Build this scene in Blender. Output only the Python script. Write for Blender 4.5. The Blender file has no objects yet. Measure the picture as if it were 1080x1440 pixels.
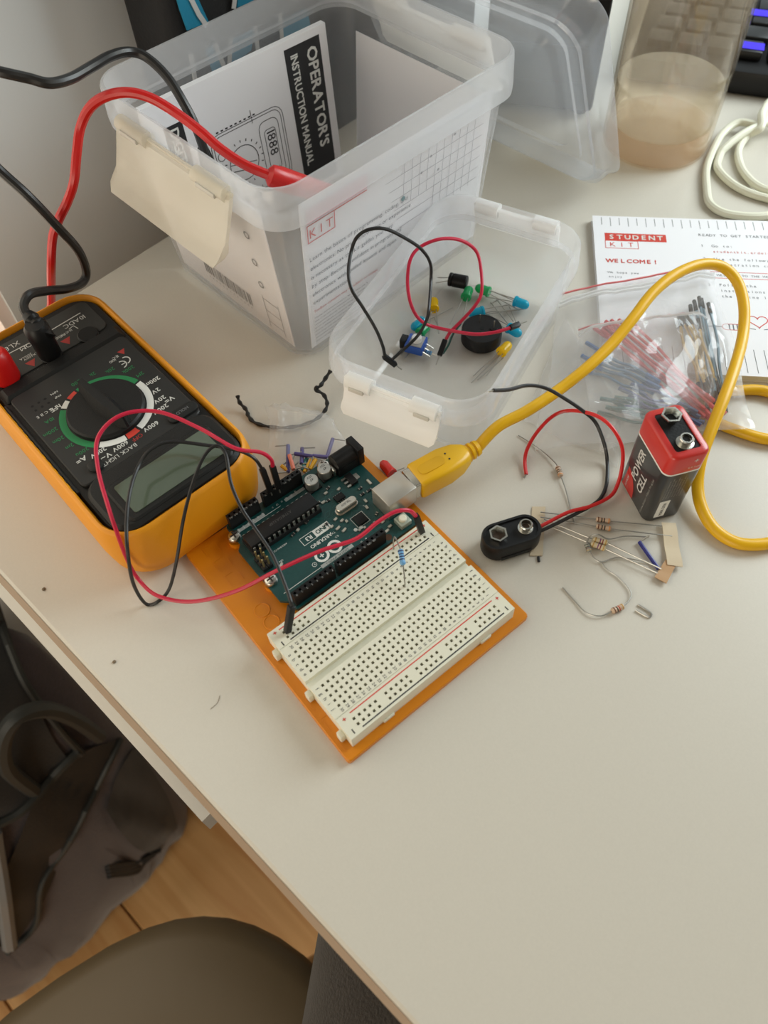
import bpy, bmesh, math, random
from mathutils import Vector, Matrix
from mathutils.bvhtree import BVHTree
random.seed(7)
scene = bpy.context.scene
COL = scene.collection
V = Vector
PI = math.pi

# ------------------------------------------------------------------ camera (millimetres, desk top is z = 0)
CAM = V((-92.7956, -95.3494, 294.9479))
RIGHT = V((0.68029251, -0.7321602, -0.03381633))
DOWN = V((-0.62657346, -0.55700863, -0.545112))
FWD = V((0.38027332, 0.39202403, -0.83768094))
FOC = 1100.0                       # focal length in pixels of the 1080 x 1440 frame
cam_d = bpy.data.cameras.new('camera')
cam_d.sensor_fit = 'VERTICAL'; cam_d.sensor_height = 36; cam_d.lens = FOC / 1440 * 36
cam_d.clip_start = 0.01; cam_d.clip_end = 30
cam_d.dof.use_dof = True; cam_d.dof.focus_distance = 0.36; cam_d.dof.aperture_fstop = 11.0
cam = bpy.data.objects.new('camera', cam_d); COL.objects.link(cam)
m = Matrix((RIGHT, -DOWN, -FWD)).transposed().to_4x4(); m.translation = CAM * 0.001
cam.matrix_world = m
scene.camera = cam

# ------------------------------------------------------------------ light
wd = bpy.data.worlds.new('room_light'); scene.world = wd; wd.use_nodes = True
bg = wd.node_tree.nodes['Background']; bg.inputs[0].default_value = (1.0, 0.93, 0.78, 1); bg.inputs[1].default_value = 0.18
def area(name, loc, target, size, power, col):
    d = bpy.data.lights.new(name, 'AREA'); d.shape = 'RECTANGLE'; d.size, d.size_y = size; d.energy = power; d.color = col
    o = bpy.data.objects.new(name, d); COL.objects.link(o); o.location = loc
    o.rotation_euler = (V(target) - V(loc)).to_track_quat('-Z', 'Y').to_euler(); return o
area('right_daylight_area', (0.84, -0.2, 0.46), (0.3, 0.1, 0), (0.5, 0.5), 8.8, (0.88, 0.98, 1.0))  # added area light for cool daylight on the desk's right; no window modelled
area('front_area_light', (1.0, -2.3, 2.1), (0.1, 0, 0), (1.0, 1.0), 6, (1.0, 0.92, 0.78))  # added warm area light from the near right; no window stands there
area('floor_fill_light', (-1.6, -0.4, 0.2), (-0.2, 0.25, -0.7), (0.9, 0.9), 12, (1.0, 0.88, 0.70))  # added low light to brighten floor and backpack; no lamp stands there
scene.view_settings.view_transform = 'Standard'; scene.view_settings.look = 'None'
scene.view_settings.exposure = -0.07; scene.view_settings.gamma = 1.0
scene.view_settings.use_curve_mapping = False
scene.cycles.transparent_max_bounces = 32

def ray(px, py):
    return RIGHT * ((px - 540) / FOC) + DOWN * ((py - 720) / FOC) + FWD
def P(px, py, z=0.0):              # where the line of sight meets a level height z
    d = ray(px, py); return CAM + d * ((z - CAM.z) / d.z)
def PY(px, py, y):                 # ... meets an upright plane y = const
    d = ray(px, py); return CAM + d * ((y - CAM.y) / d.y)
def PX(px, py, x):
    d = ray(px, py); return CAM + d * ((x - CAM.x) / d.x)

# ------------------------------------------------------------------ materials
def lin(c):
    c /= 255.0
    return c / 12.92 if c <= 0.04045 else ((c + 0.055) / 1.055) ** 2.4
def rgb(*c): return (lin(c[0]), lin(c[1]), lin(c[2]), 1)
MATS = {}
def mat(name, col, rough=0.5, metal=0.0, bump=0.0, bscale=400, vary=0.0, spec=0.5, coat=0.0, trans=0.0, sheen=0.0, subs=0.0):
    if name in MATS: return MATS[name]
    m = bpy.data.materials.new(name); m.use_nodes = True; nt = m.node_tree; b = nt.nodes['Principled BSDF']
    b.inputs['Base Color'].default_value = rgb(*col); b.inputs['Roughness'].default_value = rough
    b.inputs['Metallic'].default_value = metal; b.inputs['Specular IOR Level'].default_value = spec
    b.inputs['Coat Weight'].default_value = coat
    b.inputs['Transmission Weight'].default_value = trans
    b.inputs['Sheen Weight'].default_value = sheen
    if bump or vary:
        tc = nt.nodes.new('ShaderNodeTexCoord'); nz = nt.nodes.new('ShaderNodeTexNoise')
        nz.inputs['Scale'].default_value = bscale; nz.inputs['Detail'].default_value = 4
        nt.links.new(tc.outputs['Object'], nz.inputs['Vector'])
        if bump:
            bp = nt.nodes.new('ShaderNodeBump'); bp.inputs['Strength'].default_value = bump; bp.inputs['Distance'].default_value = 0.001
            nt.links.new(nz.outputs['Fac'], bp.inputs['Height']); nt.links.new(bp.outputs['Normal'], b.inputs['Normal'])
        if vary:
            mx = nt.nodes.new('ShaderNodeMixRGB'); mx.inputs[1].default_value = rgb(*[c * (1 - vary) for c in col])
            mx.inputs[2].default_value = rgb(*[min(255, c * (1 + vary)) for c in col])
            nt.links.new(nz.outputs['Fac'], mx.inputs[0]); nt.links.new(mx.outputs[0], b.inputs['Base Color'])
    MATS[name] = m; return m
def clear(name, col, through=0.7, rough=0.2, gloss=0.12, tint=(255, 255, 255), ripple=0.0, rscale=60):
    """thin clear or milky plastic: light partly passes straight through, partly scatters, partly reflects"""
    if name in MATS: return MATS[name]
    m = bpy.data.materials.new(name); m.use_nodes = True; nt = m.node_tree; nt.nodes.clear()
    out = nt.nodes.new('ShaderNodeOutputMaterial')
    tr = nt.nodes.new('ShaderNodeBsdfTransparent'); tr.inputs[0].default_value = rgb(*tint)
    df = nt.nodes.new('ShaderNodeBsdfDiffuse'); df.inputs[0].default_value = rgb(*col)
    tl = nt.nodes.new('ShaderNodeBsdfTranslucent'); tl.inputs[0].default_value = rgb(*col)
    a = nt.nodes.new('ShaderNodeMixShader'); a.inputs[0].default_value = 0.4
    nt.links.new(df.outputs[0], a.inputs[1]); nt.links.new(tl.outputs[0], a.inputs[2])
    b = nt.nodes.new('ShaderNodeMixShader'); b.inputs[0].default_value = through
    nt.links.new(a.outputs[0], b.inputs[1]); nt.links.new(tr.outputs[0], b.inputs[2])
    gl = nt.nodes.new('ShaderNodeBsdfGlossy'); gl.inputs['Roughness'].default_value = rough
    fr = nt.nodes.new('ShaderNodeLayerWeight'); fr.inputs['Blend'].default_value = 0.5
    pw = nt.nodes.new('ShaderNodeMath'); pw.operation = 'POWER'; pw.inputs[1].default_value = 3.5
    mu = nt.nodes.new('ShaderNodeMath'); mu.operation = 'MULTIPLY_ADD'; mu.inputs[1].default_value = gloss; mu.inputs[2].default_value = 0.018 + gloss * 0.05
    mu.use_clamp = True; nt.links.new(fr.outputs['Facing'], pw.inputs[0])
    c = nt.nodes.new('ShaderNodeMixShader')
    nt.links.new(pw.outputs[0], mu.inputs[0]); nt.links.new(mu.outputs[0], c.inputs[0])
    nt.links.new(b.outputs[0], c.inputs[1]); nt.links.new(gl.outputs[0], c.inputs[2]); nt.links.new(c.outputs[0], out.inputs[0])
    if ripple:
        tc = nt.nodes.new('ShaderNodeTexCoord'); nz = nt.nodes.new('ShaderNodeTexNoise'); nz.inputs['Scale'].default_value = rscale
        bp = nt.nodes.new('ShaderNodeBump'); bp.inputs['Strength'].default_value = ripple; bp.inputs['Distance'].default_value = 0.003
        nt.links.new(tc.outputs['Object'], nz.inputs['Vector']); nt.links.new(nz.outputs['Fac'], bp.inputs['Height'])
        nt.links.new(bp.outputs['Normal'], gl.inputs['Normal']); nt.links.new(bp.outputs['Normal'], fr.inputs['Normal'])
    MATS[name] = m; return m
def emit(name, col, s):
    m = bpy.data.materials.new(name); m.use_nodes = True; nt = m.node_tree; b = nt.nodes['Principled BSDF']
    b.inputs['Base Color'].default_value = rgb(*col); b.inputs['Emission Color'].default_value = rgb(*col); b.inputs['Emission Strength'].default_value = s
    return m

WHITE_PRINT = mat('white_print', (225, 225, 220), 0.6)
BLACK_PRINT = mat('black_print', (35, 35, 38), 0.6)
GREY_PRINT = mat('grey_print', (110, 110, 112), 0.7)
RED_PRINT = mat('red_print', (205, 60, 45), 0.6)
PINK_PRINT = mat('pink_print', (232, 185, 195), 0.6)
GREEN_PRINT = mat('green_print', (20, 125, 70), 0.6)
BLACK_PLASTIC = mat('black_plastic', (22, 22, 23), 0.42, spec=0.3)
BLACK_MATT = mat('black_matt', (20, 20, 21), 0.65, spec=0.25, bump=0.25, bscale=900)
STEEL = mat('steel', (200, 198, 190), 0.25, 1.0)
TIN = mat('tinned_wire', (175, 172, 165), 0.35, 0.9)
PAPER = mat('paper', (236, 235, 238), 0.75)

# ------------------------------------------------------------------ mesh builder (millimetres)
class MB:
    def __init__(s): s.v = []; s.f = []
    def add(s, vs, fs):
        k = len(s.v); s.v += [V(p) for p in vs]; s.f += [tuple(k + i for i in f) for f in fs]; return s
    def box(s, x0, x1, y0, y1, z0, z1, M=None):
        vs = [V((x, y, z)) for z in (z0, z1) for y in (y0, y1) for x in (x0, x1)]
        if M: vs = [M @ p for p in vs]
        return s.add(vs, [(0, 2, 3, 1), (4, 5, 7, 6), (0, 1, 5, 4), (2, 6, 7, 3), (0, 4, 6, 2), (1, 3, 7, 5)])
    def rbox(s, x0, x1, y0, y1, z0, z1, r=1.0, M=None, seg=2):
        bm = bmesh.new(); g = bmesh.ops.create_cube(bm, size=1)
        for q in bm.verts:
            q.co = V(((x0 + x1) / 2 + q.co.x * (x1 - x0), (y0 + y1) / 2 + q.co.y * (y1 - y0), (z0 + z1) / 2 + q.co.z * (z1 - z0)))
        bmesh.ops.bevel(bm, geom=bm.edges[:], offset=r, segments=seg, affect='EDGES', profile=0.5)
        vs = [q.co.copy() for q in bm.verts]; fs = [tuple(l.index for l in f.verts) for f in bm.faces]
        bm.verts.index_update()
        fs = [tuple(l.index for l in f.verts) for f in bm.faces]; bm.free()
        if M: vs = [M @ p for p in vs]
        return s.add(vs, fs)
    def loft(s, loops, cap0=True, cap1=True, closed=False):
        n = len(loops[0]); vs = [p for l in loops for p in l]; fs = []
        for i in range(len(loops) - (0 if closed else 1)):
            a = i * n; b = ((i + 1) % len(loops)) * n
            for j in range(n):
                k = (j + 1) % n; fs.append((a + j, a + k, b + k, b + j))
        if not closed:
            if cap0: fs.append(tuple(range(n - 1, -1, -1)))
            if cap1: fs.append(tuple((len(loops) - 1) * n + j for j in range(n)))
        return s.add(vs, fs)
    def prism(s, poly, z0, z1, M=None):
        a = [V((p[0], p[1], z0)) for p in poly]; b = [V((p[0], p[1], z1)) for p in poly]
        if M: a = [M @ p for p in a]; b = [M @ p for p in b]
        return s.loft([a, b])
    def lathe(s, prof, n=24, c=(0, 0, 0), M=None):
        loops = []
        for r, z in prof:
            l = [V((c[0] + r * math.cos(2 * PI * i / n), c[1] + r * math.sin(2 * PI * i / n), c[2] + z)) for i in range(n)]
            loops.append([M @ p for p in l] if M else l)
        return s.loft(loops)
    def tube(s, pts, r, n=8, cap=True, closed=False):
        pts = [V(p) for p in pts]; m = len(pts); rr = r if isinstance(r, (list, tuple)) else [r] * m
        tang = []
        for i in range(m):
            a = pts[(i - 1) % m] if closed else pts[max(i - 1, 0)]; b = pts[(i + 1) % m] if closed else pts[min(i + 1, m - 1)]
            t = b - a; tang.append(t.normalized() if t.length > 1e-9 else V((0, 0, 1)))
        up = V((0, 0, 1)) if abs(tang[0].z) < 0.9 else V((1, 0, 0))
        u = tang[0].cross(up).normalized(); loops = []
        for i in range(m):
            u = (u - tang[i] * u.dot(tang[i])); u = u.normalized() if u.length > 1e-6 else tang[i].orthogonal().normalized()
            w = tang[i].cross(u)
            loops.append([pts[i] + (u * math.cos(2 * PI * k / n) + w * math.sin(2 * PI * k / n)) * rr[i] for k in range(n)])
        return s.loft(loops, cap, cap, closed)
    def strip(s, pts, w, n=V((0, 0, 1)), h=0.06):     # a thin printed line along points
        pts = [V(p) for p in pts]; n = V(n).normalized(); up = n * h; m = len(pts)
        loop = m > 3 and (pts[0] - pts[-1]).length < 1e-4
        if loop: pts = pts[:-1]; m -= 1
        A, Bq = [], []
        for i in range(m):
            t0 = (pts[i] - pts[i - 1]).normalized() if (i > 0 or loop) else None
            t1 = (pts[(i + 1) % m] - pts[i]).normalized() if (i < m - 1 or loop) else None
            t0 = t0 or t1; t1 = t1 or t0
            t = (t0 + t1); t = t.normalized() if t.length > 1e-6 else t0
            sd = t.cross(n).normalized() * (w / 2 / max(0.5, t.dot(t0))); A.append(pts[i] - sd); Bq.append(pts[i] + sd)
        loops = [[A[i], Bq[i], Bq[i] + up, A[i] + up] for i in range(m)]
        return s.loft(loops, closed=loop)
    def grid(s, f, nu, nv):
        vs = [f(i / nu, j / nv) for j in range(nv + 1) for i in range(nu + 1)]; w = nu + 1
        return s.add(vs, [(j * w + i, j * w + i + 1, (j + 1) * w + i + 1, (j + 1) * w + i) for j in range(nv) for i in range(nu)])
    def height(s, xs, ys, D, top, bot):               # a block whose top cells sink by D[i][j]
        nx, ny = len(xs) - 1, len(ys) - 1
        for i in range(nx):
            for j in range(ny):
                z = top - D[i][j]
                s.add([(xs[i], ys[j], z), (xs[i + 1], ys[j], z), (xs[i + 1], ys[j + 1], z), (xs[i], ys[j + 1], z)], [(0, 1, 2, 3)])
                zr = top - D[i + 1][j] if i + 1 < nx else bot
                if abs(zr - z) > 1e-6: s.add([(xs[i + 1], ys[j], z), (xs[i + 1], ys[j], zr), (xs[i + 1], ys[j + 1], zr), (xs[i + 1], ys[j + 1], z)], [(0, 1, 2, 3)])
                zu = top - D[i][j + 1] if j + 1 < ny else bot
                if abs(zu - z) > 1e-6: s.add([(xs[i], ys[j + 1], z), (xs[i + 1], ys[j + 1], z), (xs[i + 1], ys[j + 1], zu), (xs[i], ys[j + 1], zu)], [(0, 1, 2, 3)])
                if i == 0: s.add([(xs[0], ys[j], z), (xs[0], ys[j + 1], z), (xs[0], ys[j + 1], bot), (xs[0], ys[j], bot)], [(0, 1, 2, 3)])
                if j == 0: s.add([(xs[i], ys[0], z), (xs[i], ys[0], bot), (xs[i + 1], ys[0], bot), (xs[i + 1], ys[0], z)], [(0, 1, 2, 3)])
        s.add([(xs[0], ys[0], bot), (xs[0], ys[-1], bot), (xs[-1], ys[-1], bot), (xs[-1], ys[0], bot)], [(0, 1, 2, 3)])
        return s
    def build(s, name, material, parent=None, smooth=35, origin=None, loc=None, fix=True):
        o0 = V(origin) if origin is not None else V((0, 0, 0))
        me = bpy.data.meshes.new(name); me.from_pydata([tuple((p - o0) * 0.001) for p in s.v], [], s.f)
        if fix:
            bm = bmesh.new(); bm.from_mesh(me); bmesh.ops.remove_doubles(bm, verts=bm.verts[:], dist=1e-6)
            bmesh.ops.recalc_face_normals(bm, faces=bm.faces[:]); bm.to_mesh(me); bm.free()
        me.materials.append(material)
        if smooth:
            me.polygons.foreach_set('use_smooth', [True] * len(me.polygons)); me.set_sharp_from_angle(angle=math.radians(smooth))
        o = bpy.data.objects.new(name, me); COL.objects.link(o)
        if parent: o.parent = parent
        elif loc is not None: o.location = V(loc) * 0.001
        elif origin is not None: o.location = o0 * 0.001
        return o
def tag(o, label=None, cat=None, group=None, kind=None):
    if label: o['label'] = label
    if cat: o['category'] = cat
    if group: o['group'] = group
    if kind: o['kind'] = kind
    return o
def thing(name, label, cat, loc=(0, 0, 0), yaw=0, group=None, matrix=None):
    o = bpy.data.objects.new(name, None); COL.objects.link(o); o.empty_display_size = 0.02
    if matrix: o.matrix_world = matrix
    else: o.location = V(loc) * 0.001; o.rotation_euler = (0, 0, yaw)
    return tag(o, label, cat, group)
def rrect(w, d, r, n=6, z=0, ripple=0.0, c=(0, 0)):
    pts = []
    for k, (sx, sy) in enumerate(((1, 1), (-1, 1), (-1, -1), (1, -1))):
        for i in range(n + 1):
            a = k * PI / 2 + i / n * PI / 2
            rr = r + (ripple if i % 2 else 0)
            pts.append(V((c[0] + sx * (w / 2 - r) + rr * math.cos(a), c[1] + sy * (d / 2 - r) + rr * math.sin(a), z)))
    return pts
def spline(pts, k=8, closed=False):
    pts = [V(p) for p in pts]; n = len(pts); out = []
    rng = range(n) if closed else range(n - 1)
    for i in rng:
        if closed: a, b, c, d = pts[(i - 1) % n], pts[i], pts[(i + 1) % n], pts[(i + 2) % n]
        else: a, b, c, d = pts[max(i - 1, 0)], pts[i], pts[i + 1], pts[min(i + 2, n - 1)]
        for j in range(k):
            t = j / k
            out.append(0.5 * ((2 * b) + (c - a) * t + (2 * a - 5 * b + 4 * c - d) * t * t + (3 * b - a - 3 * c + d) * t ** 3))
    if not closed: out.append(pts[-1])
    return out
def frame(o, ex, ey):
    ex = V(ex).normalized(); ey = V(ey); ey = (ey - ex * ey.dot(ex)).normalized(); ez = ex.cross(ey)
    M = Matrix((ex, ey, ez)).transposed().to_4x4(); M.translation = V(o); return M
def wm(M):                          # millimetre matrix -> world matrix in metres
    M = M.copy(); M.translation = M.translation * 0.001; return M
# ------------------------------------------------------------------ lettering: flat glyph meshes
GL = {}
def glyph(ch):
    if ch in GL: return GL[ch]
    cu = bpy.data.curves.new('g', 'FONT'); cu.body = ch; cu.size = 1; cu.resolution_u = 2
    ob = bpy.data.objects.new('g', cu); COL.objects.link(ob)
    dg = bpy.context.evaluated_depsgraph_get(); me = ob.evaluated_get(dg).to_mesh()
    vs = [p.co.copy() for p in me.vertices]; fs = [tuple(f.vertices) for f in me.polygons]
    ob.evaluated_get(dg).to_mesh_clear(); bpy.data.objects.remove(ob); bpy.data.curves.remove(cu)
    x0 = min((p.x for p in vs), default=0); x1 = max((p.x for p in vs), default=0.3)
    GL[ch] = ([V((p.x - x0, p.y, 0)) for p in vs], fs, x1 - x0); return GL[ch]
for ch in "ABCDEFGHIJKLMNOPQRSTUVWXYZabcdefghijklmnopqrstuvwxyz0123456789+-.,:!?'/~=()#%": glyph(ch)
def text(mb, s, M, size, align='l', mono=0.0, sx=1.0, lift=0.08, gap=0.09, bold=False):
    x = 0.0; items = []
    for ch in s:
        if ch == ' ': x += mono or 0.33; continue
        vs, fs, w = glyph(ch)
        if mono: items.append((x + (mono - w) / 2, vs, fs)); x += mono
        else: items.append((x, vs, fs)); x += w + gap
    off = {'l': 0, 'c': -x / 2, 'r': -x}[align]
    for x0, vs, fs in items:
        for d in ((0, 0), (0.04, 0.0), (0.0, 0.04), (0.04, 0.04)) if bold else ((0, 0),):
            mb.add([M @ V(((p.x + x0 + off + d[0]) * size * sx, (p.y + d[1]) * size, lift + 0.5 * (d[0] + 2 * d[1]))) for p in vs], fs)
    return x * size * sx
# ================================================================== setting
FLOOR = -735.0
def wood():
    m = bpy.data.materials.new('oak_plank'); m.use_nodes = True; nt = m.node_tree; b = nt.nodes['Principled BSDF']
    tc = nt.nodes.new('ShaderNodeTexCoord'); mp = nt.nodes.new('ShaderNodeMapping'); mp.inputs['Scale'].default_value = (16, 1.3, 4)
    oi = nt.nodes.new('ShaderNodeObjectInfo'); ad = nt.nodes.new('ShaderNodeVectorMath'); ad.operation = 'ADD'
    nz = nt.nodes.new('ShaderNodeTexNoise'); nz.inputs['Scale'].default_value = 2.2; nz.inputs['Detail'].default_value = 6; nz.inputs['Distortion'].default_value = 1.6
    cr = nt.nodes.new('ShaderNodeValToRGB'); cr.color_ramp.elements[0].position = 0.3; cr.color_ramp.elements[1].position = 0.72
    cr.color_ramp.elements[0].color = rgb(212, 156, 96); cr.color_ramp.elements[1].color = rgb(242, 196, 136)
    hs = nt.nodes.new('ShaderNodeHueSaturation'); mr = nt.nodes.new('ShaderNodeMapRange'); mr.inputs[3].default_value = 0.82; mr.inputs[4].default_value = 1.12
    L = nt.links.new
    L(tc.outputs['Object'], mp.inputs[0]); L(mp.outputs[0], ad.inputs[0]); L(oi.outputs['Random'], ad.inputs[1]); L(ad.outputs[0], nz.inputs['Vector'])
    L(nz.outputs['Fac'], cr.inputs[0]); L(cr.outputs[0], hs.inputs['Color']); L(oi.outputs['Random'], mr.inputs[0]); L(mr.outputs[0], hs.inputs['Value'])
    L(hs.outputs[0], b.inputs['Base Color']); b.inputs['Roughness'].default_value = 0.42
    return m
OAK = wood()
fl = MB().box(-1500, 1300, -1500, 330, FLOOR - 30, FLOOR - 9).build('floor', mat('subfloor', (70, 60, 50), 0.9), smooth=0); tag(fl, 'light oak plank floor below the white desk', kind='structure')
pl = MB().rbox(-74, 74, -449, 449, -9, 0, 1.2, seg=1).build('plank', OAK, fl, smooth=0); n = 0
for i in range(-9, 8):
    for y in (-120, -1020):
        o = pl if n == 0 else pl.copy()
        if n: COL.objects.link(o)
        n += 1; o.location = (i * 0.15 - 0.02, y * 0.001, FLOOR * 0.001)
WALL = mat('wall_paint', (216, 220, 222), 0.9, bump=0.05, bscale=300)
WY = 332.0
WX = PY(28, 458, WY).x
tag(MB().box(WX, 1300, WY, WY + 80, FLOOR - 9, 1400).build('wall_back', WALL, smooth=0), 'plain grey white wall behind the desk', kind='structure')
tag(MB().box(-1500, WX, WY, WY + 80, FLOOR - 9, -120).build('wall_back_low', WALL, smooth=0), 'wall strip below the window', kind='structure')
win = MB().box(WX - 8, WX, WY + 4, WY + 60, -120, 1400).build('window_1', mat('window_jamb', (240, 225, 220), 0.5), smooth=0); tag(win, 'bright window at the left end of the wall', kind='structure')
MB().box(WX - 20, WX - 8, WY + 40, WY + 62, -120, 1400).box(-1500, WX - 20, WY + 40, WY + 62, -120, -95).build('window_frame', mat('window_pine', (235, 190, 110), 0.5), win, smooth=0)
MB().box(-1500, WX - 20, WY + 48, WY + 54, -95, 1400).build('pane', emit('daylight_pane', (255, 248, 232), 1.1), win, smooth=0)

# ------------------------------------------------------------------ desk
DESKM = mat('white_laminate', (205, 199, 187), 0.33, bump=0.02, bscale=1500, vary=0.02)
EDGE = mat('desk_edge_shade', (150, 128, 106), 0.45)  # brown puts the shade of the white desk's side edge into the colour
DX = -94.0; DYB = 272.0
desk = thing('desk', 'white laminate desk top strewn with electronics parts', 'desk', (250, -300, FLOOR), 0)
bm_ = MB()
def desk_loop(z, ins): return [V((DX + ins, -900 + ins, z)), V((720 - ins, -900 + ins, z)), V((720 - ins, DYB - ins, z)), V((DX + ins, DYB - ins, z))]
bm_.loft([desk_loop(-22, 0), desk_loop(-1.6, 0), desk_loop(-0.5, 0.5), desk_loop(0, 1.6)])
bm_.build('desktop', DESKM, desk, smooth=0, origin=(250, -300, FLOOR))
MB().add([(DX - .02, -900, -1.2), (DX - .02, DYB, -1.2), (DX - 2.4, DYB, -4), (DX - 2.4, -900, -4), (DX - 2.4, DYB, -22), (DX - 2.4, -900, -22), (DX - .02, DYB, -22), (DX - .02, -900, -22)], [(0, 1, 2, 3), (3, 2, 4, 5), (5, 4, 6, 7), (7, 6, 1, 0), (0, 3, 5, 7), (1, 6, 4, 2)]).build('edge_shade_strip', EDGE, desk, smooth=0, origin=(250, -300, FLOOR))  # protruding lip that carries the edge's painted shade
MB().box(DX - 7.6, DX + 14, 20, 270, -74, -58).build('side_rail', mat('white_panel', (225, 222, 215), 0.4), desk, smooth=0, origin=(250, -300, FLOOR))
MB().rbox(DX + 16, DX + 40, 200, 268, FLOOR + .1, -58, 2).rbox(DX + 14, DX + 40, 60, 268, -58, -22.2, 2).build('leg', mat('white_panel', (225, 222, 215), 0.4), desk, origin=(250, -300, FLOOR))
for x, y in ((690, 240), (690, -860), (-60, -860)):
    MB().rbox(x - 25, x + 25, y - 25, y + 25, FLOOR, -22.2, 2).build('leg', mat('white_panel', (225, 222, 215), 0.4), desk, origin=(250, -300, FLOOR))

# ------------------------------------------------------------------ chair with a taupe seat
SZ = -270.0
sc = V((-276, -96, 0)); sy = math.radians(-14)
chair = thing('chair', 'chair with a smooth taupe seat pad beside the desk', 'chair', (sc.x, sc.y, FLOOR), sy)
TAUPE = mat('taupe_leatherette', (98, 84, 62), 0.5, bump=0.03, bscale=1200)
def sup(w, d, e, z, n=48):
    return [V((w * abs(math.cos(a)) ** (2 / e) * (1 if math.cos(a) >= 0 else -1), d * abs(math.sin(a)) ** (2 / e) * (1 if math.sin(a) >= 0 else -1), z)) for a in [2 * PI * i / n for i in range(n)]]
h = SZ - FLOOR
MB().loft([sup(112, 150, 2.7, h - 46), sup(142, 182, 2.7, h - 40), sup(152, 192, 2.7, h - 24), sup(149, 189, 2.7, h - 10), sup(138, 178, 2.7, h - 2), sup(105, 125, 2.5, h + 1), sup(30, 40, 2.4, h + 1.5)]).build('seat', TAUPE, chair, smooth=60)
MB().rbox(-100, 100, -120, 120, h - 60, h - 46.5, 3).build('seat_frame', BLACK_PLASTIC, chair)
for a, b in ((1, 1), (1, -1), (-1, 1), (-1, -1)):
    MB().tube([(a * 90, b * 110, h - 60), (a * 130, b * 150, 0)], 11, 10).build('leg', mat('oak_leg', (190, 150, 105), 0.5), chair)

# ------------------------------------------------------------------ trouser leg of a seated person
TW = mat('grey_wool', (46, 41, 37), 0.95, bump=0.9, bscale=700, vary=0.35, sheen=0.1)
kz = -165.0
e0 = P(437, 1440, kz); e1 = P(457, 1310, kz); ax = (e1 - e0); ax.z = 0; ax.normalize(); sd = V((ax.y, -ax.x, 0))
hip = e0 + sd * 78 - ax * 330 + V((0, 0, 5)); knee = e0 + sd * 68 + ax * 165
path = spline([hip, hip + (knee - hip) * 0.5 + V((0, 0, 6)), knee - ax * 40 + V((0, 0, 0)), knee + ax * 12 + V((0, 0, -30)), knee + V((0, 0, -120)), knee + V((0, 0, -300)), V((knee.x, knee.y, FLOOR + 70))], 7)
rad = []
for i in range(len(path)):
    t = i / (len(path) - 1); rad.append(88 - 26 * min(t / 0.42, 1) - (20 * max(0, (t - 0.5) / 0.5)))
leg = MB(); leg.tube(path, rad, 20)
for q in leg.v: q += V((math.sin(q.y * 0.09) * 1.2, math.sin(q.z * 0.11 + q.x * .05) * 1.6, math.sin(q.x * 0.1 + q.y * 0.06) * 1.2))
person = thing('person', 'seated person, a thigh in dark grey woollen trousers under the desk edge', 'person', (knee.x, knee.y, FLOOR))
leg.build('trouser_leg', TW, person, smooth=60, origin=(knee.x, knee.y, FLOOR))
sh = MB(); f0 = V((knee.x, knee.y, FLOOR))
sh.loft([[f0 + ax * (q.y * 1.0 + 60) + sd * q.x + V((0, 0, z)) for q in rrect(w, l, 30, 5)] for z, w, l in ((0, 92, 250), (14, 96, 256), (30, 90, 246), (52, 74, 180), (75, 66, 100))])
sh.build('shoe', mat('dark_shoe', (40, 38, 38), 0.7), person, smooth=60, origin=(knee.x, knee.y, FLOOR))

# ------------------------------------------------------------------ backpack on the floor
cen = V((-245, 278, 0)); zc = -560.0
bp = thing('backpack', 'black and dark purple backpack standing on the floor between wall and desk', 'backpack', (cen.x, cen.y, FLOOR + 0.2))
BAGP = mat('purple_grey_nylon', (58, 48, 53), 0.75, bump=0.5, bscale=500, vary=0.2, sheen=0.3)
BAGB = mat('black_nylon', (17, 17, 19), 0.7, bump=0.4, bscale=600, sheen=0.2)
PIPE = mat('grey_piping', (40, 43, 42), 0.6)
body = MB(); loops = []
for z, xa, xb, ya, yb in ((FLOOR, -376, -140, 246, 322), (-715, -386, -122, 232, 326), (-670, -390, -113, 224, 328), (-600, -391, -110, 221, 328), (-520, -386, -108, 226, 328), (-450, -376, -107, 236, 328), (-390, -362, -107, 247, 328), (-330, -342, -108, 260, 327), (-280, -318, -110, 275, 325), (-255, -296, -118, 288, 322), (-245, -260, -150, 300, 316)):
    w_, d_ = xb - xa, yb - ya; cx_, cy_ = (xa + xb) / 2, (ya + yb) / 2; lp = []; n_ = 72
    for i in range(n_):
        a = 2 * PI * i / n_; ca_, sa_ = math.cos(a), math.sin(a); e_ = 2 / 3.6
        p = V((cx_ + w_ / 2 * abs(ca_) ** e_ * (1 if ca_ >= 0 else -1), cy_ + d_ / 2 * abs(sa_) ** e_ * (1 if sa_ >= 0 else -1), z))
        k = 4.0 * math.sin(p.x * 0.075 + p.z * 0.02) + 2.5 * math.sin(p.x * 0.19 - p.z * 0.05) + 2 * math.sin(p.z * 0.09)
        if sa_ < 0.2: p.y += -k * abs(sa_) * 0.9
        lp.append(p)
    loops.append(lp)
body.loft(loops)
bobj = body.build('bag_body', BAGP, bp, smooth=70, origin=(cen.x, cen.y, FLOOR))
bvh = BVHTree.FromPolygons([tuple(q) for q in body.v], body.f)
def hit(px, py, lift=0.0):
    d = ray(px, py).normalized(); h_ = bvh.ray_cast(CAM, d)
    q = V(h_[0]) if h_[0] is not None else PY(px, py, 318)
    return q - d * lift
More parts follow.
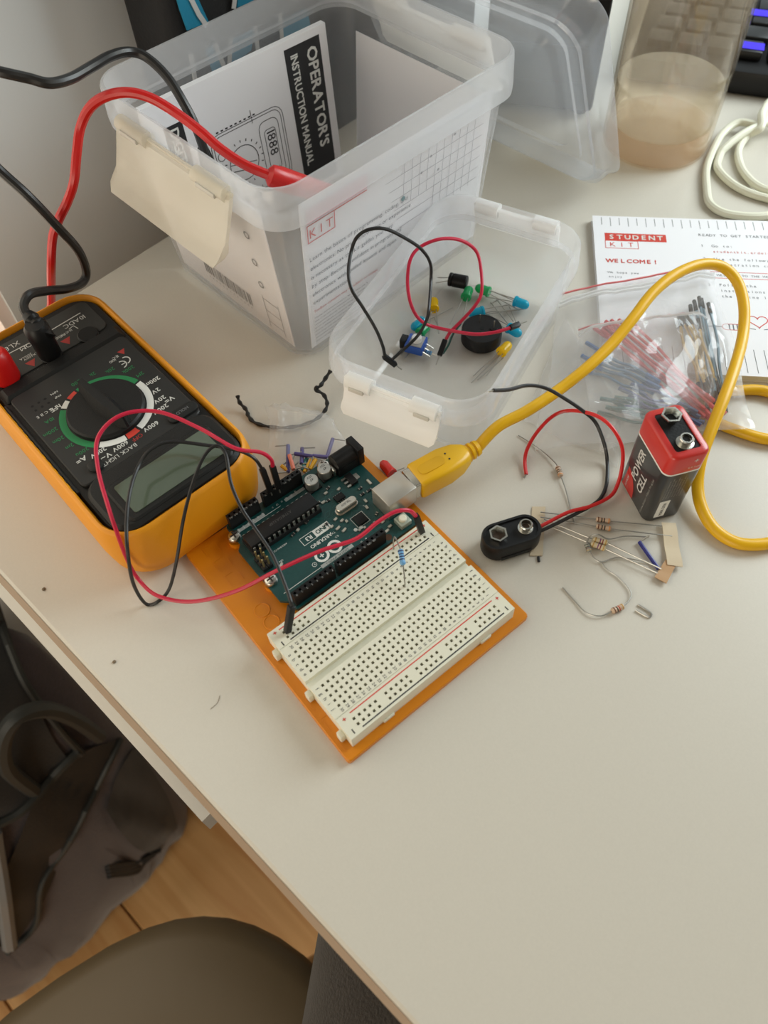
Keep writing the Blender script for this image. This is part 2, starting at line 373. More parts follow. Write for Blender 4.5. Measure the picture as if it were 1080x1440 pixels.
def patch(poly_rows, name, material, lift):      # cloth panel lying on the bag, rows of pixels
    cols_ = [spline2(r, 6) for r in poly_rows]; m_ = len(cols_[0])
    cols_ = [spline2([c[j] for c in cols_], 6) for j in range(m_)]
    rows = [[hit(cols_[j][i][0], cols_[j][i][1], lift) for j in range(m_)] for i in range(len(cols_[0]))]
    n = len(rows[0]); mb = MB(); vs = [q for r in rows for q in r]
    fs = [(i * n + j, i * n + j + 1, (i + 1) * n + j + 1, (i + 1) * n + j) for i in range(len(rows) - 1) for j in range(n - 1)]
    dn = -ray(100, 1100).normalized() * -4
    k = len(vs); mb.add(vs + [q + dn for q in vs], fs + [tuple(k + i for i in f[::-1]) for f in fs])
    return mb.build(name, material, bp, smooth=70, origin=(cen.x, cen.y, FLOOR))
def spline2(r, k): return [(q.x, q.y) for q in spline([V((x, y, 0)) for x, y in r], k)]
patch([[(0, 850), (35, 950), (70, 1030), (105, 1080)], [(-40, 900), (-10, 990), (20, 1070), (50, 1120)], [(-80, 950), (-50, 1040), (-20, 1110), (0, 1160)]], 'back_panel', BAGB, 5)
patch([[(165, 1040), (130, 1120), (90, 1200), (60, 1270), (20, 1330)], [(110, 1060), (85, 1130), (50, 1210), (20, 1280), (-20, 1330)], [(60, 1090), (35, 1160), (10, 1220), (-20, 1280), (-60, 1320)]], 'front_panel', mat('charcoal_nylon', (28, 29, 31), 0.6, bump=0.4, bscale=700), 6)
patch([[(190, 1050), (215, 1085), (240, 1130), (250, 1165)], [(165, 1090), (190, 1120), (215, 1155), (235, 1180)], [(150, 1140), (170, 1170), (195, 1195), (225, 1200)]], 'side_pocket', BAGB, 6)
for k in range(4):
    MB().tube([hit(x, y, 9) for x, y in spline2([(150 + k * 1, 1217 + k * 5), (190, 1212 + k * 5), (225 - k * 8, 1195 + k * 6)], 6)], 3.0, 6).build('elastic_band', BAGB, bp, origin=(cen.x, cen.y, FLOOR))
MB().tube([hit(x, y, 6) for x, y in spline2([(170, 1040), (140, 1100), (100, 1180), (60, 1240), (50, 1300), (10, 1340)], 8)], 3.2, 8).build('piping', PIPE, bp, origin=(cen.x, cen.y, FLOOR))
MB().tube([hit(x, y, 6) for x, y in spline2([(-10, 840), (30, 950), (80, 1020), (115, 1060)], 8)], 3.2, 8).build('piping', PIPE, bp, origin=(cen.x, cen.y, FLOOR))
MB().tube([hit(x, y, 6) for x, y in spline2([(110, 1055), (75, 1090), (30, 1140), (-20, 1165)], 8)], 5, 8).build('zipper', PIPE, bp, origin=(cen.x, cen.y, FLOOR))
hp = [hit(x, y, 4 + 46 * math.sin(PI * i / 6)) for i, (x, y) in enumerate([(48, 1112), (10, 1080), (5, 1040), (25, 1008), (65, 998), (105, 1012), (140, 1036)])]
MB().tube(spline(hp, 6), 6.5, 8).build('grab_handle', PIPE, bp, origin=(cen.x, cen.y, FLOOR))
MB().tube([hit(x, y, 7) for x, y in spline2([(-10, 1170), (0, 1230), (6, 1270), (14, 1330)], 6)], 7, 8).build('shoulder_strap', mat('silver_strap', (120, 122, 124), 0.5), bp, origin=(cen.x, cen.y, FLOOR))
kl = [P(x, y, FLOOR + 8) for x, y in ((82, 1404), (92, 1397), (101, 1391))]
MB().tube(kl, 3, 8).build('strap_buckle', STEEL, bp, origin=(cen.x, cen.y, FLOOR))

# ------------------------------------------------------------------ sports bag standing behind the tub
sb0 = PY(230, 52, 292); 
sbag = thing('sports_bag', 'black and teal sports bag with white stripes behind the clear tub', 'bag', (sb0.x + 110, 302, FLOOR))
so = (sb0.x + 110, 302, FLOOR); x0 = sb0.x - 2
MB().loft([[V((q.x + x0 + 130, q.y + 303, z)) for q in rrect(w, d, 12, 5)] for z, w, d in ((FLOOR, 230, 30), (FLOOR + 40, 262, 46), (-60, 264, 46), (120, 262, 44), (190, 250, 38), (215, 220, 20))]).build('bag_body', mat('black_polyester', (24, 24, 27), 0.7, bump=0.3, bscale=500), sbag, smooth=50, origin=so)
TEAL = mat('teal_fabric', (20, 130, 165), 0.7, bump=0.3, bscale=600)
for poly in ([(242, -20), (276, -5), (292, 30), (262, 42), (252, 14)], [(335, -30), (365, -30), (355, 0), (332, 10)], [(288, 70), (300, 62), (312, 96), (300, 106)], [(324, 56), (356, 40), (352, 70), (322, 92)], [(395, 28), (430, 10), (440, 60), (400, 70)]):
    a = [PY(x, y, 279.9) for x, y in poly]; MB().loft([a, [q + V((0, -1.0, 0)) for q in a]]).build('teal_panel', TEAL, sbag, smooth=0, origin=so)
for ln in ([(264, -10), (279, 20), (290, 36)], [(332, -20), (328, 12)], [(268, 76), (274, 112)], [(302, 62), (314, 92)], [(324, 52), (322, 92)], [(358, 36), (362, 70)], [(393, 18), (396, 54)]):
    MB().strip([PY(x, y, 278.8) for x, y in ln], 2.6, V((0, -1, 0)), 0.6).build('white_stripe', mat('white_stripe', (200, 200, 200), 0.7), sbag, smooth=0, origin=so)
# ================================================================== project plate, breadboard, microcontroller board
BY = math.radians(-8.0)            # the plate's long sides against the desk
BR = Matrix.Rotation(BY, 4, 'Z')
def B(x, y, z=0): return BR @ V((x, y, z))          # plate frame -> world
def Bi(w): return BR.inverted() @ V(w)
PLATEM = mat('orange_plastic', (210, 126, 2), 0.42, bump=0.03, bscale=900)
plate = thing('project_base_plate', 'flat orange plastic base plate under the circuit board and breadboard', 'base plate', (0, 0, 0), BY)
pm = MB(); pm.loft([[q + V((0.5, 27.6, 0)) for q in rrect(93, 117, 1.5, 3, z)] for z in (0, 2.6)] + [[q + V((0.5, 27.6, 0)) for q in rrect(92.2, 116.2, 1.4, 3, 3)]])
pm.build('plate', PLATEM, plate)
em = MB()
for (x, y) in ((-36, 80), (-36, 71), (-36, 62)):
    em.strip([(x - 3, y - 3, 3), (x - 3, y + 3, 3), (x + 1, y + 3, 3)], 0.5, V((0, 0, 1)), 0.15); em.strip([(x + 3, y - 3, 3), (x + 3, y + 1, 3)], 0.5, V((0, 0, 1)), 0.15)
em.build('embossed_mark', PLATEM, plate, smooth=0)
em = MB()
for cx, cy in ((-35.5, 41.5), (-35.5, 34.5)): em.tube([(cx + 3.2 * math.cos(a), cy + 3.2 * math.sin(a), 3.0) for a in [2 * PI * i / 24 for i in range(24)]], 0.35, 6, closed=True)
em.build('embossed_logo', PLATEM, plate)
em = MB()
for cx, cy in ((-42.5, -4), (-42.5, -14), (-42.5, -24)): em.strip([(cx - 1.5, cy - 3, 3), (cx - 1.5, cy + 3, 3), (cx + 1, cy + 3, 3)], 0.4, V((0, 0, 1)), 0.12)
em.build('embossed_mark', PLATEM, plate, smooth=0)
for ux, uy in ((66.1, 7.6), (66.1, 35.5), (14, 2.5), (15.3, 50.7)): MB().lathe([(3.2, 0), (3.2, 2.98)], 16, (40.4 - ux, 83.4 - uy, 3)).build('standoff', PLATEM, plate)

# ------------------------------------------------------------------ breadboard
bb = thing('breadboard', 'cream solderless breadboard mounted on the orange plate', 'breadboard', B(0, 0, 3), BY)
BBM = mat('cream_abs', (222, 219, 200), 0.5, bump=0.02, bscale=1200)
hw = 0.55
cols = [(15.5 - c) * 2.54 for c in range(30, 0, -1)]
rows = [13.97 - 2.54 * k for k in range(5)] + [-3.81 - 2.54 * k for k in range(5)]
rail = [-35.56 + g * 15.24 + k * 2.54 for g in range(5) for k in range(5)]
rrows = (23.6, 21.06, -21.5, -24.04)
xs = sorted({round(v, 3) for c in cols for v in (c - hw, c + hw)} | {round(v, 3) for c in rail for v in (c - hw, c + hw)} | {-41.25, 41.25})
ys = sorted({round(v, 3) for c in list(rows) + list(rrows) for v in (c - hw, c + hw)} | {-27.25, 27.25, -1.5, 1.5, 18.2, 18.6, -17.4, -17.8})
def inn(v, L): return any(abs(v - c) < hw for c in L)
D = []
for i in range(len(xs) - 1):
    xm = (xs[i] + xs[i + 1]) / 2; col_ = []
    for j in range(len(ys) - 1):
        ym = (ys[j] + ys[j + 1]) / 2; d = 0
        if -1.5 < ym < 1.5: d = 2.6
        elif 18.2 < ym < 18.6 or -17.8 < ym < -17.4: d = 0.35
        elif inn(ym, rows) and inn(xm, cols): d = 3.4
        elif inn(ym, rrows) and inn(xm, rail): d = 3.4
        col_.append(d)
    D.append(col_)
MB().height(xs, ys, D, 8.5, 0.1).build('body', BBM, bb, smooth=0)
for y in (20, -2, -22):
    MB().rbox(-43.6, -41.2, y - 1.6, y + 1.6, 0.3, 5.4, 0.5).build('lug', BBM, bb)
for x in (-24, 26): MB().rbox(x - 2.6, x + 2.6, -28.0, -27.2, 0.2, 2.2, 0.3).build('lug', BBM, bb)
rl = MB(); kl = MB(); num = MB()
rl.strip([(-36.5, 25.7, 8.5), (36.5, 25.7, 8.5)], 0.45); rl.strip([(-35.5, -18.9, 8.5), (36.5, -18.9, 8.5)], 0.45)
kl.strip([(-35.4, 19.4, 8.5), (36.5, 19.4, 8.5)], 0.5); kl.strip([(-35, -26.0, 8.5), (36.5, -26.0, 8.5)], 0.5)
TF = lambda x, y, z=8.5: frame((x, y, z), (0, -1, 0), (1, 0, 0))
for sx in (-1, 1):
    for y0 in (25.5, -19.6):
        text(MBp := MB(), '+', TF(sx * 38.7 - 0.9, y0), 2.8, 'c', bold=True); MBp.build('plus_mark', RED_PRINT, bb, smooth=0)
        kl.strip([(sx * 38.7, y0 - 4.6, 8.5), (sx * 38.7, y0 - 6.6, 8.5)], 0.45)
    for ch, y in zip('abcdefghij', rows): text(num, ch, TF(sx * 39.3 - 0.7, y), 2.2, 'c')
for k, x in enumerate(cols):
    s = str(30 - k)
    text(num, s, TF(x - 0.6, 16.4), 1.7, 'c'); text(num, s, TF(x - 0.6, -16.2), 1.7, 'c')
rl.build('red_rail_line', RED_PRINT, bb, smooth=0); kl.build('black_rail_line', BLACK_PRINT, bb, smooth=0); num.build('printed_numbers', mat('number_print', (70, 70, 70), 0.7), bb, smooth=0)

# ------------------------------------------------------------------ microcontroller board
ZB = 6.0                            # underside of the board
uno = thing('microcontroller_board', 'teal microcontroller circuit board screwed to the orange plate', 'circuit board', B(0, 0, ZB), BY)
X0, Y0 = 40.4, 83.4
U = lambda ux, uy: (X0 - ux, Y0 - uy)
PCBM = mat('teal_pcb', (9, 62, 60), 0.38, bump=0.08, bscale=700, vary=0.12)
out = [(0, 0), (64.5, 0), (66, 1.5), (66, 14), (68.6, 16.5), (68.6, 48.6), (66, 51.2), (66, 53.3), (0, 53.3)]
out = [(0, 0), (65, 0), (66.1, 1.2), (66.1, 12), (68.6, 14.5), (68.6, 45.5), (66.1, 48), (66.1, 52), (65, 53.3), (0, 53.3)]
PT = 1.6
MB().prism([U(*p) for p in out], 0, PT).build('pcb', PCBM, uno, smooth=0)
# traces
TRC = mat('pcb_trace', (20, 84, 80), 0.4); tr = MB(); rnd = random.Random(3)
for k in range(46):
    x, y = rnd.uniform(14, 30), rnd.uniform(16, 46); dx = rnd.choice((-1, 1)) * rnd.uniform(1.5, 5); dy = rnd.choice((-1, 1)) * rnd.uniform(1, 4)
    p = [U(x, y), U(x + dx, y), U(x + dx + abs(dy) * (1 if dx > 0 else -1), y + dy)]
    tr.strip([(a, b, PT) for a, b in p], 0.2, V((0, 0, 1)), 0.03)
tr.build('trace', TRC, uno, smooth=0)
def header(ux0, n, uy, name='pin_header'):
    x1 = X0 - ux0 + 1.27; x0 = x1 - n * 2.54; yc = Y0 - uy
    xs = [x0]; D = []
    for k in range(n):
        c = x0 + 1.27 + k * 2.54; xs += [c - 0.5, c + 0.5]
    xs.append(x1); ysl = [yc - 1.27, yc - 0.5, yc + 0.5, yc + 1.27]
    D = [[(4.0 if (i % 2 == 1 and j == 1) else 0.0) for j in range(3)] for i in range(len(xs) - 1)]
    o = MB().height(xs, ysl, D, PT + 8.5, PT + 0.02).build(name, BLACK_PLASTIC, uno, smooth=0)
    return o
for ux0, n, uy, labs in ((18.8, 10, 50.8, ('', '', 'AREF', 'GND', '13', '12', '11', '10', '9', '8')), (45.7, 8, 50.8, '7654321 0'.replace(' ', '')), (27.9, 8, 2.54, ('', '', 'RES', '3V', '5V', 'G', 'G', 'V')), (50.8, 6, 2.54, ('A0', 'A1', 'A2', 'A3', 'A4', 'A5'))):
    hd = header(ux0, n, uy); t = MB(); t2 = MB()
    for k, s in enumerate(labs):
        x = X0 - ux0 - 2.54 * k
        if s:
            yy = Y0 - uy + (4.0 if uy > 20 else -4.0)
            text(t, s, frame((x + 0.45, yy + (0.8 if uy > 20 else 0.8), PT), (0, -1, 0), (1, 0, 0)), 1.25, 'c')
            yy2 = Y0 - uy - 1.24 if uy > 20 else Y0 - uy - 0.9
            text(t2, s[:2], frame((x, Y0 - uy - 0.95, PT + 8.5), (-1, 0, 0), (0, -1, 0)), 1.3, 'c')
    if t.v: t.build('pin_labels', WHITE_PRINT, uno, smooth=0)
    if t2.v: t2.build('pin_marks', mat('dim_print', (150, 152, 150), 0.6), uno, smooth=0)
# processor chip
cx0, cx1, cy0, cy1 = X0 - 64.6, X0 - 29.6, Y0 - 20.6, Y0 - 13.2
chip = MB().rbox(cx0, cx1, cy0, cy1, PT + 2.6, PT + 6.6, 0.35).build('processor_chip', BLACK_PLASTIC, uno)
MB().box(cx0 - .3, cx1 + .3, cy0 - 1.0, cy1 + 1.0, PT + 0.02, PT + 2.55).build('chip_socket', mat('dark_socket', (22, 22, 23), 0.6), chip, smooth=0)
pin0 = None
for k in range(14):
    for sy_ in (-1, 1):
        if pin0 is None:
            pin0 = MB().box(-0.55, 0.55, -0.25, 0.25, -2, 1.6).build('chip_pin', TIN, chip, smooth=0); o = pin0
        else: o = pin0.copy(); COL.objects.link(o)
        o.location = ((cx0 + 1.0 + k * 2.54) * 0.001, ((cy0 if sy_ < 0 else cy1) + sy_ * 0.4) * 0.001, (PT + 4.0) * 0.001)
t = MB(); text(t, 'ATMEGA328P', frame(((cx0 + cx1) / 2, (cy0 + cy1) / 2 + 1.0, PT + 6.6), (-1, 0, 0), (0, -1, 0)), 1.9, 'c'); t.build('chip_marking', mat('faint_print', (72, 70, 68), 0.6), chip, smooth=0)
# USB port
up = MB(); up.rbox(30.9, 46.4, 38.9, 51.0, PT + 0.1, PT + 11.0, 0.5).build('usb_port', mat('nickel_shell', (196, 190, 180), 0.32, 0.75), uno)
# barrel jack
jm = MB(); jx0, jx1, jy = 28.4, 42.4, 75.3
jm.rbox(jx1 - 3.4, jx1, jy - 4.6, jy + 4.6, PT + 0.1, PT + 11, 0.3)
ring = lambda x: [V((x, jy + 4.1 * math.cos(a), PT + 6.3 + 4.1 * math.sin(a))) for a in [2 * PI * i / 20 for i in range(20)]]
jm.loft([ring(jx0), ring(jx1 - 3.3)]); jm.box(jx0, jx1 - 3.3, jy - 4.1, jy + 4.1, PT + 0.1, PT + 5.5)
jk = jm.build('power_jack', BLACK_PLASTIC, uno)
MB().rbox(jx0 - 2.0, jx0 - 0.1, jy - 2.6, jy + 1.8, PT + 0.2, PT + 4.6, 0.5).build('jack_contact', STEEL, jk)
MB().lathe([(3.1, 0), (3.1, 0.3), (1.0, 0.3)], 18, M=Matrix.Translation((jx1 + 0.02, jy, PT + 6.3)) @ Matrix.Rotation(PI / 2, 4, 'Y')).build('jack_opening', mat('hole_shade_black', (8, 8, 8), 0.8), jk)  # flat dark disc, shade of the opening put into its colour
for x, y in ((15.9, 75.4), (24.0, 76.6)):
    cp = MB().lathe([(3.15, 0.9), (3.15, 5.3), (2.9, 5.6), (0.1, 5.6)], 24, (x, y, PT)).build('capacitor', mat('aluminium_can', (190, 188, 182), 0.3, 0.7), uno)
    MB().rbox(x - 3.3, x + 3.3, y - 3.3, y + 3.3, PT + 0.02, PT + 0.9, 0.3).build('capacitor_base', BLACK_PLASTIC, cp)
    t = MB(); text(t, '47', frame((x, y + 0.3, PT + 5.6), (-1, 0, 0), (0, -1, 0)), 1.8, 'c'); text(t, '25V', frame((x, y + 2, PT + 5.6), (-1, 0, 0), (0, -1, 0)), 1.6, 'c'); t.build('capacitor_marking', BLACK_PRINT, cp, smooth=0)
xt = MB(); xt.loft([rrect(11.4, 4.6, 2.25, 6, z, c=(20.7, 56.5)) for z in (PT + 0.1, PT + 0.7)]); xt.loft([rrect(10.6, 3.8, 1.88, 6, z, c=(20.7, 56.5)) for z in (PT + 0.7, PT + 3.1)] + [rrect(10.0, 3.2, 1.58, 6, PT + 3.5, c=(20.7, 56.5))])
xo = xt.build('crystal', mat('crystal_can', (198, 190, 178), 0.25, 0.8), uno)
t = MB(); text(t, 'T16.000', frame((20.7, 57.2, PT + 3.5), (-1, 0, 0), (0, -1, 0)), 1.6, 'c'); t.build('crystal_marking', GREY_PRINT, xo, smooth=0)
rg = MB().rbox(29.6, 33.0, 63.6, 70.0, PT + 0.1, PT + 1.8, 0.2).build('voltage_regulator', BLACK_PLASTIC, uno)
MB().box(33.0, 35.3, 65.2, 68.4, PT + 0.05, PT + 0.7).build('tab', TIN, rg, smooth=0)
for k in range(3): MB().box(27.6, 29.7, 64.0 + k * 2.3, 65.0 + k * 2.3, PT + 0.05, PT + 0.8).build('lead', TIN, rg, smooth=0)
ic = MB().rbox(19.0, 23.6, 60.8, 64.0, PT + 0.1, PT + 1.5, 0.15).build('small_chip', BLACK_PLASTIC, uno)
for k in range(4):
    for s_ in (60.2, 64.0): MB().box(19.4 + k * 1.1, 19.8 + k * 1.1, s_, s_ + 0.7, PT + 0.05, PT + 0.5).build('lead', TIN, ic, smooth=0)
Mq = Matrix.Translation((21.4, 47.6, 0)) @ Matrix.Rotation(0.0, 4, 'Z')
MB().rbox(-2.6, 2.6, -2.6, 2.6, PT + 0.1, PT + 1.0, 0.15, Mq).build('usb_chip', BLACK_PLASTIC, uno)
sq = MB(); sq.strip([(18.2, 44.6, PT), (18.2, 50.8, PT), (24.6, 50.8, PT), (24.6, 44.6, PT), (18.2, 44.6, PT)], 0.18, V((0, 0, 1)), 0.05); sq.build('chip_outline', WHITE_PRINT, uno, smooth=0)
rs = MB().rbox(31.6, 37.2, 31.4, 37.0, PT + 0.1, PT + 3.2, 0.3).build('reset_button', mat('button_metal', (176, 184, 170), 0.35, 0.5), uno)
MB().lathe([(1.75, 0), (1.75, 1.2), (1.4, 1.5), (0.1, 1.5)], 20, (34.4, 34.2, PT + 3.2)).build('button_cap', mat('cream_button', (225, 220, 200), 0.5), rs)
# small surface parts
SMDW = mat('smd_body', (188, 184, 172), 0.5); SMDB = mat('smd_black', (34, 32, 30), 0.5)
for k, (x, y, a, w, bl) in enumerate([(12.5, 66.5, 0, 2.0, 1), (14.4, 65.2, 0, 2.0, 0), (16.6, 64.5, 0, 1.8, 1), (18.2, 68.4, 0, 1.8, 0), (20.6, 70.0, .3, 2, 1), (27.5, 50.6, 1.5, 2.0, 0), (29.2, 53.6, 1.5, 2.0, 0), (13.2, 54.6, .2, 1.8, 0), (14.9, 52.2, .2, 1.8, 0), (11.2, 50.2, .2, 2.4, 0), (12.7, 47.7, .2, 2.4, 0), (9.6, 52.6, .1, 1.8, 0), (8.6, 55.2, .1, 1.8, 1), (16.3, 50.6, 1.5, 1.5, 0), (28.6, 45.2, .5, 1.6, 1), (30.3, 57.4, .1, 2.2, 1), (31.6, 60.5, .1, 1.8, 1), (25.0, 41.7, 1.5, 2.0, 0), (28.0, 40.2, .1, 1.8, 0), (29.0, 36.4, .1, 1.9, 0), (26.5, 35.4, .1, 2.2, 0), (36.8, 60.6, 1.57, 3.2, 0), (-2.6, 60.8, .3, 2.0, 0), (-5.6, 60.2, .3, 1.8, 1), (-18.3, 51.2, .5, 2.6, 0), (17.8, 43.4, .1, 1.2, 0), (20.2, 43.0, .1, 1.2, 0), (2.8, 61.6, .4, 2, 1), (33.9, 57.0, 0, 2.6, 1), (24.0, 66.4, .2, 1.8, 0)]):
    M = Matrix.Translation((x, y, PT)) @ Matrix.Rotation(a, 4, 'Z')
    o = MB().box(-w / 2 + 0.35, w / 2 - 0.35, -0.5, 0.5, 0.02, 0.7, M).build('surface_component', SMDB if bl else SMDW, uno, smooth=0)
    MB().box(-w / 2, -w / 2 + 0.35, -0.5, 0.5, 0.02, 0.75, M).box(w / 2 - 0.35, w / 2, -0.5, 0.5, 0.02, 0.75, M).build('solder_end', TIN, o, smooth=0)
for x, y in ((16.6, 44.7), (19.2, 44.2)): MB().lathe([(0.85, 0.02), (0.85, 0.25), (0.4, 0.3)], 14, (x, y, PT)).build('solder_pad', mat('solder', (205, 205, 200), 0.3, 0.4), uno)
# programming pins
for i in range(2):
    for j in range(3):
        x, y = -24.6 + i * 2.54, 59.0 - j * 2.54
        o = MB().rbox(x - 1.2, x + 1.2, y - 1.2, y + 1.2, PT + 0.02, PT + 2.5, 0.2).build('program_pin_base', BLACK_PLASTIC, uno)
        MB().box(x - 0.32, x + 0.32, y - 0.32, y + 0.32, PT + 2.5, PT + 8.4).build('program_pin', mat('brass_pin', (190, 170, 120), 0.3, 0.8), o, smooth=0)
# screws
scr = None
for ux, uy in ((66.1, 7.6), (66.1, 35.5), (14, 2.5)):
    x, y = U(ux, uy)
    if scr is None:
        scr = MB().lathe([(1.5, 0), (3.0, 0), (3.0, 0.9), (2.5, 1.7), (1.4, 2.1), (0.1, 2.15)], 22).build('screw', STEEL, uno)
        cr = MB(); cr.box(-1.7, 1.7, -0.35, 0.35, 1.98, 2.2); cr.box(-0.35, 0.35, -1.7, 1.7, 1.98, 2.2); cr.build('cross_slot', mat('slot_dark', (38, 30, 26), 0.7), scr, smooth=0)
        o = scr
    else:
        o = scr.copy(); COL.objects.link(o)
        c_ = scr.children[0].copy(); COL.objects.link(c_); c_.parent = o
    o.location = (x * .001, y * .001, (PT + 0.02) * .001)
MB().lathe([(1.6, 0.02), (1.6, 0.06)], 20, (*U(15.3, 50.7), PT)).build('mounting_hole', mat('hole_brown', (70, 42, 20), 0.8), uno)
# silk screen
t = MB(); fr_ = lambda x, y: frame((x, y, PT), (-1, 0, 0), (0, -1, 0))
MB().box(1.6, 9.8, 52.6, 56.6, PT, PT + 0.05).build('name_block', WHITE_PRINT, uno, smooth=0)
text(t, 'R3', fr_(-1.4, 55.6), 3.0, 'c', bold=True)
t.strip([(1.6, 52.6, PT), (-5.0, 52.6, PT), (-5.0, 56.6, PT), (1.6, 56.6, PT)], 0.22, V((0, 0, 1)), 0.05)
text(t, 'ARDUINO', fr_(2.0, 50.9), 2.5, 'c', bold=True)
for sx_ in (-1, 1):
    t.strip([(1.3 + sx_ * 3.4 + 2.7 * math.cos(a), 44.0 + 2.7 * math.sin(a), PT) for a in [2 * PI * i / 28 for i in range(29)]], 1.15, V((0, 0, 1)), 0.05)
t.strip([(4.7 - 1.0, 44.0, PT), (4.7 + 1.0, 44.0, PT)], 0.5, V((0, 0, 1)), 0.05); t.strip([(-2.1 - 1.0, 44.0, PT), (-2.1 + 1.0, 44.0, PT)], 0.5, V((0, 0, 1)), 0.05); t.strip([(-2.1, 43, PT), (-2.1, 45, PT)], 0.5, V((0, 0, 1)), 0.05)
t.strip([(-7.2 + 1.0 * math.cos(a), 42.4 + 1.0 * math.sin(a), PT) for a in [2 * PI * i / 14 for i in range(15)]], 0.18, V((0, 0, 1)), 0.05); text(t, 'R', fr_(-7.2, 42.8), 1.2, 'c')
t.strip([(-25.0, 39.6, PT), (-5.5, 39.6, PT)], 0.22, V((0, 0, 1)), 0.05)
text(t, 'TX', fr_(9.2, 50.2), 1.3); text(t, 'RX', fr_(9.2, 47.8), 1.3); text(t, 'L', fr_(27.2, 52.6), 1.3); text(t, 'ON', fr_(-16, 53.4), 1.3)
text(t, 'ARDUINO.CC', fr_(-10, 59.0), 1.15)
t.strip([(-17, 76.2, PT), (-1, 76.2, PT)], 0.2, V((0, 0, 1)), 0.05)
t.build('silkscreen', WHITE_PRINT, uno, smooth=0)
d = MB(); text(d, 'UNO', fr_(5.7, 55.7), 3.0, 'c', bold=True, lift=0.1); text(d, 'DIGITAL (PWM~)', fr_(2.6, 39.9), 1.5, 'c', lift=0.1); d.build('silkscreen_dark', mat('dark_teal_print', (18, 70, 66), 0.5), uno, smooth=0)
MB().box(-5.6, 11.0, 38.7, 40.4, PT, PT + 0.05).box(2.0, 16.0, 76.4, 78.0, PT, PT + 0.05).box(-25, -9, 76.4, 78.0, PT, PT + 0.05).build('label_block', mat('grey_block', (170, 172, 168), 0.6), uno, smooth=0)
text(MB(), 'x', fr_(0, 0), 1)
# ------------------------------------------------------------------ jumper wires
def jumper(name, label, col, path, r, ends):
    base = path[len(path) // 2]
    base = V((path[0].x, path[0].y, 0))
    o = thing(name, label, 'wire', base)
    MB().tube(spline(path, 8), r, 8).build('insulation', col, o, origin=base)
    for a, b, tip in ends:               # connector housing from b (wire side) to a (pin side)
        ax_ = (b - a); L = ax_.length; M = frame((a + b) / 2, ax_.cross(V((0.3, 1, 0.1))), ax_)
        MB().rbox(-1.27, 1.27, -L / 2, L / 2, -1.27, 1.27, 0.25, M).build('connector', BLACK_PLASTIC, o, origin=base)
        MB().tube([a, tip], 0.32, 6).build('pin', TIN, o, origin=base)
    return o
PINKW = mat('crimson_wire', (196, 28, 62), 0.4); BLKW = mat('black_wire', (24, 23, 23), 0.45)
hz = ZB + PT + 8.5
pa, pb = P(392, 686, hz + 0.3), P(383, 655, hz + 13.5)
qa, qb = P(593, 748, 12.0), P(585, 725, 25)
jumper('jumper_wire', 'crimson red jumper wire looping over the multimeter to the breadboard', PINKW,
       [pb - (pb - pa) * 0.05, P(381, 646, 36), P(366, 636, 42), P(330, 630, 47), P(280, 602, 49), P(222, 579, 52), P(170, 584, 54), P(138, 615, 52), P(138, 660, 48), P(153, 715, 44), P(163, 745, 38), P(178, 785, 22), P(195, 815, 10), P(222, 838, 9), P(270, 846, 9), P(330, 832, 14), P(390, 802, 22), P(450, 775, 26), P(500, 758, 28), P(530, 735, 31), P(555, 720, 33), P(575, 718, 31), qb - (qb - qa) * 0.06], 0.85,
       [(pa, pb, pa + (pa - pb).normalized() * 3), (qa, qb, qa + (qa - qb).normalized() * 3)])
pa, pb = P(380, 690, hz + 0.3), P(369, 660, hz + 13.5)
qa, qb = P(404, 888, 12.0), P(410, 852, 25.5)
jumper('jumper_wire', 'black jumper wire looping down beside the multimeter to the breadboard corner', BLKW,
       [pb - (pb - pa) * 0.05, P(360, 647, 35), P(345, 637, 38), P(320, 630, 40), P(290, 626, 42), P(240, 621, 46), P(212, 632, 47), P(195, 655, 45), P(183, 690, 46), P(178, 735, 43), P(180, 780, 37), P(188, 822, 18), P(205, 849, 1.4), P(222, 846, 1.4), P(238, 828, 4), P(248, 790, 18), P(257, 735, 32), P(268, 690, 40), P(285, 645, 46), P(303, 627, 48), P(317, 638, 46), P(325, 680, 42), P(340, 715, 37), P(358, 742, 33), P(383, 780, 30), P(400, 820, 28), P(409, 846, 27), qb - (qb - qa) * 0.06], 0.75,
       [(pa, pb, pa + (pa - pb).normalized() * 3), (qa, qb, qa + (qa - qb).normalized() * 3)])
# ------------------------------------------------------------------ resistors
def resistor(label, path, i0, i1, body, bands, r=1.15, group=None, lead_r=0.3, cat='resistor', split=None):
    """leads along path, body between path[i0] and path[i1]"""
    base = V((path[0].x, path[0].y, 0)); o = thing('resistor', label, cat, base, group=group)
    a, b = path[i0], path[i1]; t_ = (b - a).normalized(); Lg = (b - a).length
    prof = [(0.0, lead_r), (0.04, r * 0.8), (0.1, r), (0.24, r), (0.32, r * 0.86), (0.68, r * 0.86), (0.76, r), (0.9, r), (0.96, r * 0.8), (1, lead_r)]
    MB().tube([a + t_ * Lg * u for u, _ in prof], [q for _, q in prof], 14).build('resistor_body', body, o, origin=base, smooth=60)
    for u, c in bands:
        rr = r * (1.03 if u < 0.26 or u > 0.74 else 0.9)
        MB().tube([a + t_ * Lg * (u - 0.035), a + t_ * Lg * (u + 0.035)], rr, 14).build('colour_band', mat('band_' + c, BANDS[c], 0.4), o, origin=base)
    if i0 > 0: MB().tube(spline(path[:i0 + 1], 6), lead_r, 6).build('lead', TIN, o, origin=base)
    if i1 < len(path) - 1: MB().tube(spline(path[i1:], 6), lead_r, 6).build('lead', TIN, o, origin=base)
    return o
